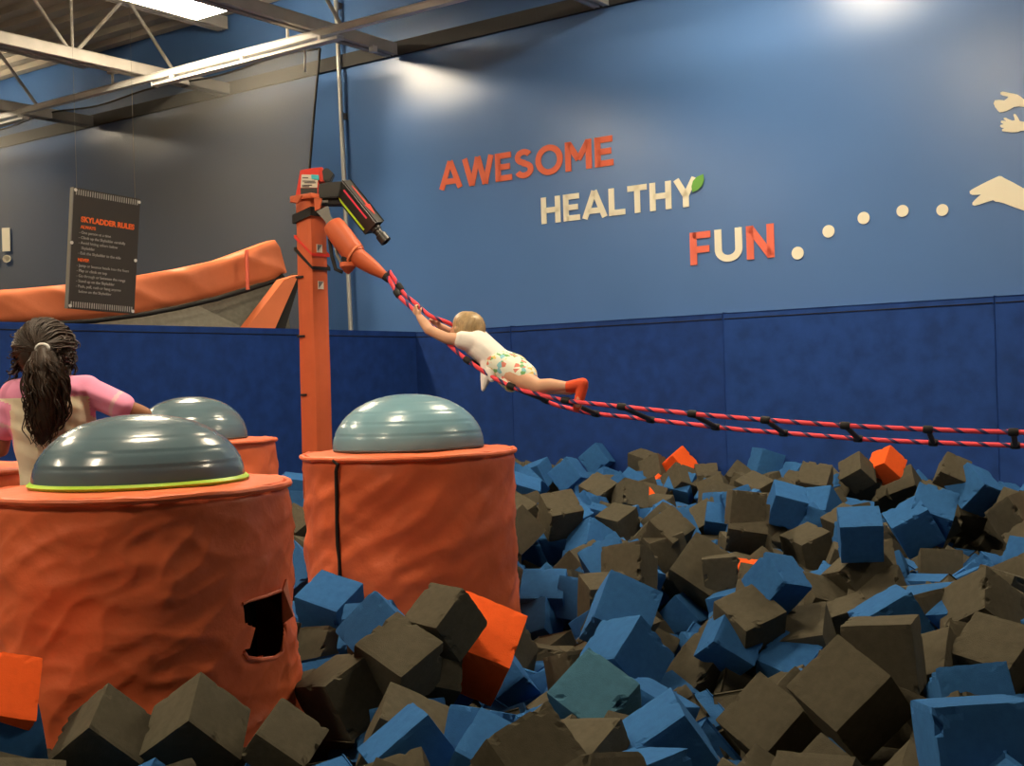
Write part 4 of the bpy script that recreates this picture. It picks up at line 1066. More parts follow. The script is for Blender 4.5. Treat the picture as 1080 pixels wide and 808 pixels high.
('b',2227,5869,-1004,-30,-81,37,-34,195,'tilted blue foam cube, fourth nearest blue one behind the crumbling charcoal cube'),
('c',2354,7056,-841,81,24,44,32,200,'corner-up charcoal foam cube, eighth nearest charcoal one right of the square-on blue cube'),
('b',2111,9444,-795,90,-9,37,22,195,'tilted blue foam cube, nearest blue one right of the highest blue cube'),
('c',1472,7478,-968,22,-87,39,-22,215,'tilted charcoal foam cube, second nearest charcoal one in front of the upright dark charcoal cube'),
('c',1144,5929,-972,0,-74,52,-43,195,'corner-up charcoal foam cube, nearest charcoal one right of the half buried orange cube'),
('b',1731,7435,-920,-95,17,-14,-23,205,'leaning blue foam cube, third nearest blue one right of the upright dark charcoal cube'),
('c',679,9844,-857,-71,4,68,17,195,'flat-lying charcoal foam cube, nearest charcoal one in front of the blue corner-up wall cube'),
('b',368,7857,-840,38,78,12,-48,195,'tilted blue foam cube, second nearest blue one behind the zipped barrel'),
('b',474,7888,-887,60,53,-28,-53,205,'leaning blue foam cube, fourth nearest blue one left of the bottom-edge orange cube'),
('b',940,10008,-866,-25,75,-43,-45,200,'tilted blue foam cube, nearest blue one left of the under-ladder orange cube'),
('b',1,9885,-740,72,61,14,-30,195,'tilted blue foam cube, fifth nearest blue one left of the blue corner-up wall cube'),
('b',183,9917,-737,-85,6,21,-48,195,'leaning blue foam cube, second nearest blue one left of the blue corner-up wall cube'),
('b',104,9312,-768,-44,-68,-58,-8,195,'corner-up blue foam cube, third nearest blue one left of the blue corner-up wall cube'),
('b',57,8770,-773,29,65,48,51,195,'tilted blue foam cube, nearest blue one behind the zipped barrel'),
('o',1145,9918,-891,1,-36,8,-93,210,'tilted orange foam cube, nearest orange one behind the bottom-edge orange cube'),
('o',934,8926,-951,18,-21,83,48,219,'orange foam cube poking up at the bottom edge of the photo'),
('c',2102,5177,-912,10,42,84,-34,195,'tilted charcoal foam cube, fifth nearest charcoal one behind the crumbling charcoal cube'),
('c',-1058,2561,-878,35,73,-44,38,195,"tilted charcoal foam cube, second nearest charcoal one in front of the torn barrel's orange cube"),
('c',-1242,7052,-796,-49,51,12,69,195,'tilted charcoal foam cube, second nearest charcoal one behind the diamond-topped charcoal cube'),
('b',-1009,5695,-837,52,-74,40,16,195,'corner-up blue foam cube, second nearest blue one behind the diamond-topped charcoal cube'),
('b',-1681,9512,-750,40,53,55,-51,195,'flat-lying blue foam cube, fourth nearest blue one behind the diamond-topped charcoal cube'),
('b',-1395,8009,-784,4,-52,-42,74,195,'tilted blue foam cube, third nearest blue one behind the diamond-topped charcoal cube'),
('b',-926,5034,-980,16,21,-96,-8,210,'leaning blue foam cube, nearest blue one behind the torn barrel'),
('b',-466,4270,-853,-86,20,-33,32,195,'tilted blue foam cube, nearest blue one behind the diamond-topped charcoal cube'),
('c',2784,6925,-797,58,-32,-42,62,195,"leaning charcoal foam cube, fourth nearest charcoal one right of the wall's orange cube"),
('b',2362,5743,-910,-83,-17,48,-23,195,"tilted blue foam cube, sixth nearest blue one right of the wall's orange cube"),
('b',-4,7326,-1192,-57,-53,-7,-63,219,'corner-up blue foam cube, nearest blue one in front of the zipped barrel'),
('c',7,6759,-799,7,-41,-13,-90,195,'tilted charcoal foam cube, nearest charcoal one behind the zipped barrel'),
('c',-771,2579,-905,-80,-39,-20,-40,195,'tilted charcoal foam cube, second nearest charcoal one left of the torn barrel'),
('c',-286,2747,-971,34,92,6,-19,195,'corner-up charcoal foam cube, fourth nearest charcoal one in front of the diamond-topped charcoal cube'),
('c',162,2758,-950,-8,40,48,-77,195,'tilted charcoal foam cube, fourth nearest charcoal one in front of the teal cube'),
('c',960,2746,-916,16,-84,-28,-44,195,'tilted charcoal foam cube, nearest charcoal one left of the big blue corner cube'),
('c',-1197,2928,-973,-56,-46,10,-69,195,"tilted charcoal foam cube, nearest charcoal one in front of the torn barrel's orange cube"),
('b',-909,2987,-1029,25,-90,21,-29,195,"tilted blue foam cube, nearest blue one right of the torn barrel's orange cube"),
('c',-300,3002,-1026,63,13,-32,69,195,'tilted charcoal foam cube, second nearest charcoal one in front of the diamond-topped charcoal cube'),
('b',281,3008,-1008,-28,19,-61,72,195,'flat-lying blue foam cube, nearest blue one in front of the teal cube'),
('c',523,2931,-1056,-43,13,-88,-14,195,'tilted charcoal foam cube, sixth nearest charcoal one right of the teal cube'),
('c',729,2925,-1006,82,-43,-35,-13,195,'corner-up charcoal foam cube, sixth nearest charcoal one left of the big blue corner cube'),
('c',984,2944,-983,-36,-66,62,24,195,'tilted charcoal foam cube, third nearest charcoal one left of the big blue corner cube'),
('b',-86,3178,-989,-76,-29,-1,-58,195,'tilted blue foam cube, fourth nearest blue one in front of the diamond-topped charcoal cube'),
('c',155,3189,-997,-45,-18,-1,87,195,'leaning charcoal foam cube, third nearest charcoal one in front of the teal cube'),
('c',593,3154,-1092,-33,-1,74,-58,195,'tilted charcoal foam cube, tenth nearest charcoal one right of the teal cube'),
('c',1131,3191,-959,10,22,-93,29,195,'tilted charcoal foam cube, nearest charcoal one behind the big blue corner cube'),
('b',-87,3461,-1008,-24,74,36,52,195,'leaning blue foam cube, second nearest blue one in front of the diamond-topped charcoal cube'),
('c',1015,3460,-974,-77,-57,-1,27,195,'leaning charcoal foam cube, second nearest charcoal one left of the big blue corner cube'),
('b',1232,3422,-932,-1,5,48,-87,195,'tilted blue foam cube, nearest blue one in front of the crumbling charcoal cube'),
('c',-345,3615,-1017,68,-5,27,-68,195,'tilted charcoal foam cube, nearest charcoal one in front of the diamond-topped charcoal cube'),
('c',-74,3887,-1148,-10,-56,-77,27,195,"tilted charcoal foam cube, nearest charcoal one in front of the zipped barrel's orange cube"),
('b',382,3784,-1035,-44,18,-11,87,195,'leaning blue foam cube, nearest blue one right of the teal cube'),
('b',573,3838,-1313,-87,49,-4,4,195,'tilted blue foam cube, fourth nearest blue one left of the big blue corner cube'),
('c',811,3811,-1052,-22,-31,25,89,195,'corner-up charcoal foam cube, tenth nearest charcoal one in front of the half buried orange cube'),
('c',1015,3792,-966,66,4,71,26,195,'leaning charcoal foam cube, sixth nearest charcoal one in front of the half buried orange cube'),
('c',-311,4098,-947,31,-76,23,-52,195,'tilted charcoal foam cube, nearest charcoal one right of the diamond-topped charcoal cube'),
('c',155,4025,-1080,-27,8,-96,6,195,'tilted charcoal foam cube, second nearest charcoal one left of the teal cube'),
('c',815,4004,-1109,5,-26,92,30,195,'tilted charcoal foam cube, eighth nearest charcoal one right of the teal cube'),
('b',955,4002,-1093,32,-83,44,-16,195,'tilted blue foam cube, second nearest blue one left of the big blue corner cube'),
('c',1462,4036,-943,57,-23,-3,-79,195,'leaning charcoal foam cube, nearest charcoal one left of the crumbling charcoal cube'),
('c',930,4284,-1155,-41,7,85,31,195,'tilted charcoal foam cube, seventh nearest charcoal one in front of the half buried orange cube'),
('b',1816,4293,-948,-68,5,3,-73,195,'flat-lying blue foam cube, nearest blue one right of the crumbling charcoal cube'),
('c',-758,4440,-1139,-3,52,-61,-59,195,'corner-up charcoal foam cube, nearest charcoal one right of the torn barrel'),
('c',-483,4503,-965,-70,10,58,40,195,'leaning charcoal foam cube, nearest charcoal one left of the diamond-topped charcoal cube'),
('c',580,4470,-1259,-28,-75,45,39,195,'tilted charcoal foam cube, nearest charcoal one right of the teal cube'),
('b',-551,4717,-943,-65,35,66,-17,195,'tilted blue foam cube, nearest blue one left of the diamond-topped charcoal cube'),
('c',371,4703,-943,-90,-15,-25,34,195,'tilted charcoal foam cube, nearest charcoal one behind the teal cube'),
('c',1573,4726,-911,-49,54,-49,-47,195,'flat-lying charcoal foam cube, fourth nearest charcoal one in front of the square-on blue cube'),
('c',-66,4881,-1058,13,14,92,33,195,"tilted charcoal foam cube, nearest charcoal one right of the zipped barrel's orange cube"),
('b',356,4909,-968,-77,-50,-11,-39,195,'tilted blue foam cube, second nearest blue one behind the teal cube'),
('c',788,4938,-1105,26,-26,88,30,195,'corner-up charcoal foam cube, fourth nearest charcoal one in front of the half buried orange cube'),
('c',982,4896,-929,-38,47,-73,33,195,'tilted charcoal foam cube, sixth nearest charcoal one in front of the square-on blue cube'),
('c',362,5180,-919,-99,-10,-1,-10,195,'flat-lying charcoal foam cube, second nearest charcoal one left of the square-faced charcoal cube'),
('b',740,5147,-1187,-53,5,-77,-34,195,'tilted blue foam cube, fourth nearest blue one in front of the half buried orange cube'),
('c',989,5139,-916,14,3,-40,91,195,'tilted charcoal foam cube, nearest charcoal one in front of the half buried orange cube'),
('c',1241,5150,-963,-64,-27,3,-72,195,'tilted charcoal foam cube, third nearest charcoal one in front of the square-on blue cube'),
('c',1802,5124,-1002,15,-57,7,-80,195,'leaning charcoal foam cube, third nearest charcoal one behind the crumbling charcoal cube'),
('b',916,5317,-1101,-76,35,5,55,195,'tilted blue foam cube, second nearest blue one in front of the half buried orange cube'),
('b',1239,5389,-996,73,17,61,24,195,'tilted blue foam cube, second nearest blue one in front of the square-on blue cube'),
('b',1244,5609,-1001,-13,-35,-56,74,195,'tilted blue foam cube, third nearest blue one right of the half buried orange cube'),
('b',1394,5528,-973,54,-26,60,53,195,'leaning blue foam cube, nearest blue one in front of the square-on blue cube'),
('b',1619,5515,-1016,-85,17,28,-41,195,'tilted blue foam cube, third nearest blue one in front of the square-on blue cube'),
('c',1886,5501,-1071,44,-35,-17,-81,195,'tilted charcoal foam cube, fourth nearest charcoal one behind the crumbling charcoal cube'),
('b',2017,5572,-1001,-15,-11,-61,77,195,'leaning blue foam cube, nearest blue one behind the crumbling charcoal cube'),
('b',296,5790,-1022,84,-4,16,52,195,"leaning blue foam cube, third nearest blue one right of the zipped barrel's orange cube"),
('b',518,5710,-931,64,55,-25,-48,195,'leaning blue foam cube, nearest blue one right of the square-faced charcoal cube'),
('c',1411,5783,-1032,-61,-58,-48,-22,195,'leaning charcoal foam cube, fourth nearest charcoal one left of the square-on blue cube'),
('c',1632,5770,-901,-4,-4,-88,-47,195,'tilted charcoal foam cube, third nearest charcoal one right of the square-on blue cube'),
('b',2072,5756,-1019,46,74,10,-47,195,'tilted blue foam cube, second nearest blue one behind the crumbling charcoal cube'),
('c',-68,6010,-982,40,-22,88,-12,195,'corner-up charcoal foam cube, nearest charcoal one in front of the zipped barrel'),
('b',602,5946,-978,-31,-71,52,35,195,'tilted blue foam cube, nearest blue one in front of the square-faced charcoal cube'),
('c',788,5971,-1058,-62,-23,75,-5,195,'leaning charcoal foam cube, nearest charcoal one in front of the square-faced charcoal cube'),
('b',1670,5956,-917,-31,-60,12,-73,195,'leaning blue foam cube, third nearest blue one left of the square-on blue cube'),
('c',2033,6025,-971,-59,79,-12,6,195,'leaning charcoal foam cube, sixth nearest charcoal one right of the square-on blue cube'),
('b',-64,6216,-1006,-92,34,13,16,195,'tilted blue foam cube, second nearest blue one in front of the zipped barrel'),
('c',298,6170,-961,10,42,55,-72,195,'tilted charcoal foam cube, nearest charcoal one right of the zipped barrel'),
('c',1138,6219,-1001,-1,-18,-68,-71,195,'flat-lying charcoal foam cube, nearest charcoal one behind the half buried orange cube'),
('c',1627,6207,-975,17,-76,-62,9,195,'leaning charcoal foam cube, second nearest charcoal one left of the square-on blue cube'),
('b',1840,6200,-1024,-83,-51,22,5,195,'tilted blue foam cube, third nearest blue one right of the square-on blue cube'),
('b',2244,6169,-1069,84,2,-42,-35,195,'corner-up blue foam cube, fifth nearest blue one behind the crumbling charcoal cube'),
('b',-104,6421,-1024,47,-74,31,-37,195,'leaning blue foam cube, third nearest blue one in front of the zipped barrel'),
('b',131,6462,-1091,-38,-47,-79,-12,195,'corner-up blue foam cube, second nearest blue one right of the zipped barrel'),
('c',366,6402,-972,-42,-79,16,43,195,'tilted charcoal foam cube, nearest charcoal one left of the square-faced charcoal cube'),
('c',581,6424,-994,7,-74,41,-54,195,'tilted charcoal foam cube, nearest charcoal one behind the square-faced charcoal cube'),
('b',1033,6394,-1022,-68,-69,9,-24,195,'leaning blue foam cube, nearest blue one left of the half buried orange cube'),
('c',1856,6400,-905,33,19,-71,59,195,'tilted charcoal foam cube, nearest charcoal one right of the square-on blue cube'),
('b',2037,6454,-1138,35,16,70,60,195,'leaning blue foam cube, fourth nearest blue one right of the square-on blue cube'),
('c',2226,6395,-1051,-15,94,-18,-24,195,'tilted charcoal foam cube, eighth nearest charcoal one behind the crumbling charcoal cube'),
('c',2664,6461,-924,58,43,16,68,195,"tilted charcoal foam cube, seventh nearest charcoal one right of the wall's orange cube"),
('c',-1129,6690,-914,-65,50,23,-52,195,'leaning charcoal foam cube, nearest charcoal one behind the diamond-topped charcoal cube'),
('b',334,6596,-1009,8,-10,-99,11,195,'flat-lying blue foam cube, third nearest blue one left of the square-faced charcoal cube'),
('b',596,6633,-1004,-58,-38,71,13,195,'tilted blue foam cube, nearest blue one behind the square-faced charcoal cube'),
('b',1807,6595,-891,84,-12,1,-53,195,'flat-lying blue foam cube, nearest blue one left of the square-on blue cube'),
('c',2018,6668,-1198,35,13,56,74,195,'leaning charcoal foam cube, fifth nearest charcoal one right of the square-on blue cube'),
('c',704,6828,-987,-19,-79,3,-59,195,'leaning charcoal foam cube, third nearest charcoal one behind the square-faced charcoal cube'),
('c',1214,6845,-975,-11,64,76,2,195,'flat-lying charcoal foam cube, third nearest charcoal one behind the half buried orange cube'),
('b',1852,6809,-945,2,50,36,-78,195,'tilted blue foam cube, second nearest blue one left of the square-on blue cube'),
('c',603,7040,-1040,-64,21,50,-55,195,'tilted charcoal foam cube, second nearest charcoal one behind the square-faced charcoal cube'),
('c',714,7003,-1000,11,-60,-44,-66,195,'leaning charcoal foam cube, fourth nearest charcoal one behind the square-faced charcoal cube'),
('c',1377,7003,-1084,76,-21,-45,42,195,'corner-up charcoal foam cube, third nearest charcoal one right of the half buried orange cube'),
('b',586,7305,-1059,8,-29,-58,-76,195,'tilted blue foam cube, third nearest blue one behind the square-faced charcoal cube'),
('c',765,7255,-963,-37,7,-92,10,195,'tilted charcoal foam cube, fourth nearest charcoal one in front of the bottom-edge orange cube'),
('b',922,7297,-889,49,-85,-21,2,195,'tilted blue foam cube, second nearest blue one right of the square-faced charcoal cube'),
('b',1441,7250,-1134,32,3,-36,-87,195,'tilted blue foam cube, nearest blue one right of the half buried orange cube'),
('c',2453,7283,-909,46,16,87,-8,195,'tilted charcoal foam cube, seventh nearest charcoal one right of the square-on blue cube'),
('c',2865,7234,-883,87,22,18,-41,195,"tilted charcoal foam cube, fifth nearest charcoal one right of the wall's orange cube"),
('b',596,7486,-1093,17,-97,-13,-11,195,'leaning blue foam cube, second nearest blue one behind the square-faced charcoal cube'),
('b',2090,7453,-995,-18,5,-62,76,195,'leaning blue foam cube, nearest blue one right of the square-on blue cube'),
('b',359,7649,-867,24,-4,85,-46,195,'tilted blue foam cube, eighth nearest blue one left of the bottom-edge orange cube'),
('c',927,7705,-911,-89,26,30,24,195,'corner-up charcoal foam cube, nearest charcoal one in front of the bottom-edge orange cube'),
('b',1409,7692,-1015,75,-61,-11,25,195,'leaning blue foam cube, nearest blue one in front of the upright dark charcoal cube'),
('c',1565,7756,-858,41,-80,37,-22,195,'tilted charcoal foam cube, nearest charcoal one right of the upright dark charcoal cube'),
('b',1806,7699,-940,11,47,-80,-36,195,'tilted blue foam cube, second nearest blue one right of the upright dark charcoal cube'),
('c',2085,7762,-925,40,21,66,60,195,'leaning charcoal foam cube, nearest charcoal one behind the square-on blue cube'),
('b',968,7937,-922,-8,66,75,-5,195,'flat-lying blue foam cube, second nearest blue one in front of the bottom-edge orange cube'),
('c',80,8136,-853,50,4,64,59,195,'tilted charcoal foam cube, fourth nearest charcoal one behind the zipped barrel'),
('c',597,8147,-940,-89,-41,-14,11,195,'tilted charcoal foam cube, third nearest charcoal one left of the bottom-edge orange cube'),
('b',936,8118,-983,73,-54,-41,-11,195,'tilted blue foam cube, fourth nearest blue one behind the square-faced charcoal cube'),
('b',1457,8153,-843,35,-67,-45,47,195,'leaning blue foam cube, nearest blue one behind the upright dark charcoal cube'),
('c',2712,8101,-846,73,-28,-59,21,195,"tilted charcoal foam cube, nearest charcoal one right of the wall's orange cube"),
('b',3361,8106,-903,23,-35,-83,36,195,"tilted blue foam cube, fifth nearest blue one right of the wall's orange cube"),
('b',513,8384,-895,61,-19,-77,-4,195,'leaning blue foam cube, third nearest blue one left of the bottom-edge orange cube'),
('b',991,8320,-949,84,-7,-50,-20,195,'tilted blue foam cube, nearest blue one in front of the bottom-edge orange cube'),
('b',1576,8328,-886,20,68,69,18,195,'tilted blue foam cube, nearest blue one in front of the highest blue cube'),
('c',2090,8375,-896,62,48,-57,-24,195,"tilted charcoal foam cube, third nearest charcoal one left of the wall's orange cube"),
('b',3282,8308,-892,-29,-79,36,-41,195,"tilted blue foam cube, fourth nearest blue one right of the wall's orange cube"),
('c',-70,8572,-851,21,-39,-85,-31,195,'tilted charcoal foam cube, fifth nearest charcoal one behind the zipped barrel'),
('b',490,8589,-903,7,22,-48,85,195,'tilted blue foam cube, fifth nearest blue one in front of the blue corner-up wall cube'),
('b',965,8589,-986,-10,72,-25,-64,195,'flat-lying blue foam cube, fourth nearest blue one in front of the bottom-edge orange cube'),
('b',1172,8532,-1002,85,19,39,-30,195,'tilted blue foam cube, third nearest blue one right of the bottom-edge orange cube'),
('c',1635,8508,-901,-50,28,-16,80,195,'tilted charcoal foam cube, nearest charcoal one behind the upright dark charcoal cube'),
('c',1852,8599,-861,44,-78,-29,-34,195,'tilted charcoal foam cube, second nearest charcoal one right of the upright dark charcoal cube'),
('b',2108,8589,-876,-65,57,-32,40,195,"flat-lying blue foam cube, second nearest blue one left of the wall's orange cube"),
('c',1237,8796,-1034,-95,-32,2,3,195,'tilted charcoal foam cube, fourth nearest charcoal one right of the bottom-edge orange cube'),
('b',2291,8805,-843,-2,-62,-75,22,195,"leaning blue foam cube, nearest blue one left of the wall's orange cube"),
('b',1170,9045,-1016,-10,39,91,3,195,'flat-lying blue foam cube, second nearest blue one right of the bottom-edge orange cube'),
('c',1437,8973,-837,-56,-52,-19,61,195,'tilted charcoal foam cube, third nearest charcoal one right of the under-ladder orange cube'),
('c',1813,8960,-856,-22,-18,94,-18,195,'tilted charcoal foam cube, second nearest charcoal one in front of the highest blue cube'),
('c',1999,9004,-878,9,53,20,-82,195,'leaning charcoal foam cube, third nearest charcoal one right of the upright dark charcoal cube'),
('c',1010,9221,-900,-53,57,21,-60,195,'tilted charcoal foam cube, nearest charcoal one right of the bottom-edge orange cube'),
('c',1679,9158,-827,-53,-17,-81,17,195,'leaning charcoal foam cube, second nearest charcoal one left of the highest blue cube'),
('c',2085,9266,-852,38,-45,-14,-79,195,'tilted charcoal foam cube, nearest charcoal one right of the highest blue cube'),
('c',2314,9201,-840,-66,51,-30,-46,195,"tilted charcoal foam cube, second nearest charcoal one left of the wall's orange cube"),
('b',513,9411,-872,-50,-35,-68,-41,195,'leaning blue foam cube, fourth nearest blue one in front of the blue corner-up wall cube'),
('b',779,9446,-839,-14,-89,9,43,195,'tilted blue foam cube, nearest blue one left of the bottom-edge orange cube'),
('c',1889,9435,-844,7,-84,53,-11,195,'flat-lying charcoal foam cube, nearest charcoal one in front of the highest blue cube'),
('c',973,9605,-876,-21,-56,21,-77,195,'leaning charcoal foam cube, nearest charcoal one behind the bottom-edge orange cube'),
('b',1131,9694,-912,3,-9,-86,51,195,'tilted blue foam cube, nearest blue one behind the bottom-edge orange cube'),
('b',922,9809,-847,-33,86,27,29,195,'corner-up blue foam cube, nearest blue one right of the blue corner-up wall cube'),
('b',596,10093,-844,-10,-96,24,7,195,'flat-lying blue foam cube, second nearest blue one in front of the blue corner-up wall cube'),
('c',130,10253,-795,3,-22,37,-90,195,'corner-up charcoal foam cube, third nearest charcoal one left of the blue corner-up wall cube'),
('b',747,10227,-849,-32,41,38,-77,195,'tilted blue foam cube, nearest blue one in front of the blue corner-up wall cube'),
('c',93,10476,-775,85,6,8,51,195,'flat-lying charcoal foam cube, fourth nearest charcoal one left of the blue corner-up wall cube'),
('c',-959,3240,-1060,68,-27,30,61,195,"tilted charcoal foam cube, second nearest charcoal one right of the torn barrel's orange cube"),
('c',-746,3198,-1051,41,81,41,9,195,'tilted charcoal foam cube, third nearest charcoal one in front of the torn barrel'),
('c',918,3220,-1105,32,-48,-24,-78,195,'leaning charcoal foam cube, fourth nearest charcoal one left of the big blue corner cube'),
('c',105,3448,-1082,21,-36,-46,-79,195,'tilted charcoal foam cube, second nearest charcoal one in front of the teal cube'),
('c',294,3454,-1071,24,-95,-4,18,195,'tilted charcoal foam cube, nearest charcoal one in front of the teal cube'),
('b',62,3678,-1089,89,32,3,32,195,'tilted blue foam cube, second nearest blue one left of the teal cube'),
('b',934,3600,-1082,-42,-18,84,29,195,'corner-up blue foam cube, nearest blue one left of the big blue corner cube'),
('b',1425,3603,-1086,44,88,12,16,195,'tilted blue foam cube, nearest blue one right of the big blue corner cube'),
('b',-341,3861,-1076,-99,12,8,8,195,'leaning blue foam cube, nearest blue one in front of the diamond-topped charcoal cube'),
('c',594,4017,-1298,-15,-91,11,36,195,'corner-up charcoal foam cube, fifth nearest charcoal one right of the teal cube'),
('b',-318,4318,-1056,-40,10,-85,-32,195,'tilted blue foam cube, nearest blue one right of the diamond-topped charcoal cube'),
('b',553,4488,-1262,12,-13,-89,42,195,'tilted blue foam cube, fourth nearest blue one right of the teal cube'),
('c',74,5170,-1186,-56,-40,49,53,195,"flat-lying charcoal foam cube, second nearest charcoal one right of the zipped barrel's orange cube"),
('c',521,5126,-1125,54,-80,23,12,195,'tilted charcoal foam cube, second nearest charcoal one right of the teal cube'),
('b',569,5353,-1199,66,38,-51,-39,195,'leaning blue foam cube, third nearest blue one right of the teal cube'),
('c',558,5528,-1146,26,-2,92,-30,195,'corner-up charcoal foam cube, second nearest charcoal one in front of the square-faced charcoal cube'),
('b',970,5536,-1041,67,-41,54,30,195,'flat-lying blue foam cube, nearest blue one in front of the half buried orange cube'),
('b',2259,8303,-974,54,-43,-22,-69,195,'tilted blue foam cube, nearest blue one behind the square-on blue cube'),
('b',739,8591,-985,94,2,-16,31,195,'leaning blue foam cube, third nearest blue one in front of the bottom-edge orange cube'),
('c',1377,9451,-913,-50,-24,-50,66,195,'tilted charcoal foam cube, fourth nearest charcoal one left of the upright dark charcoal cube'),
]
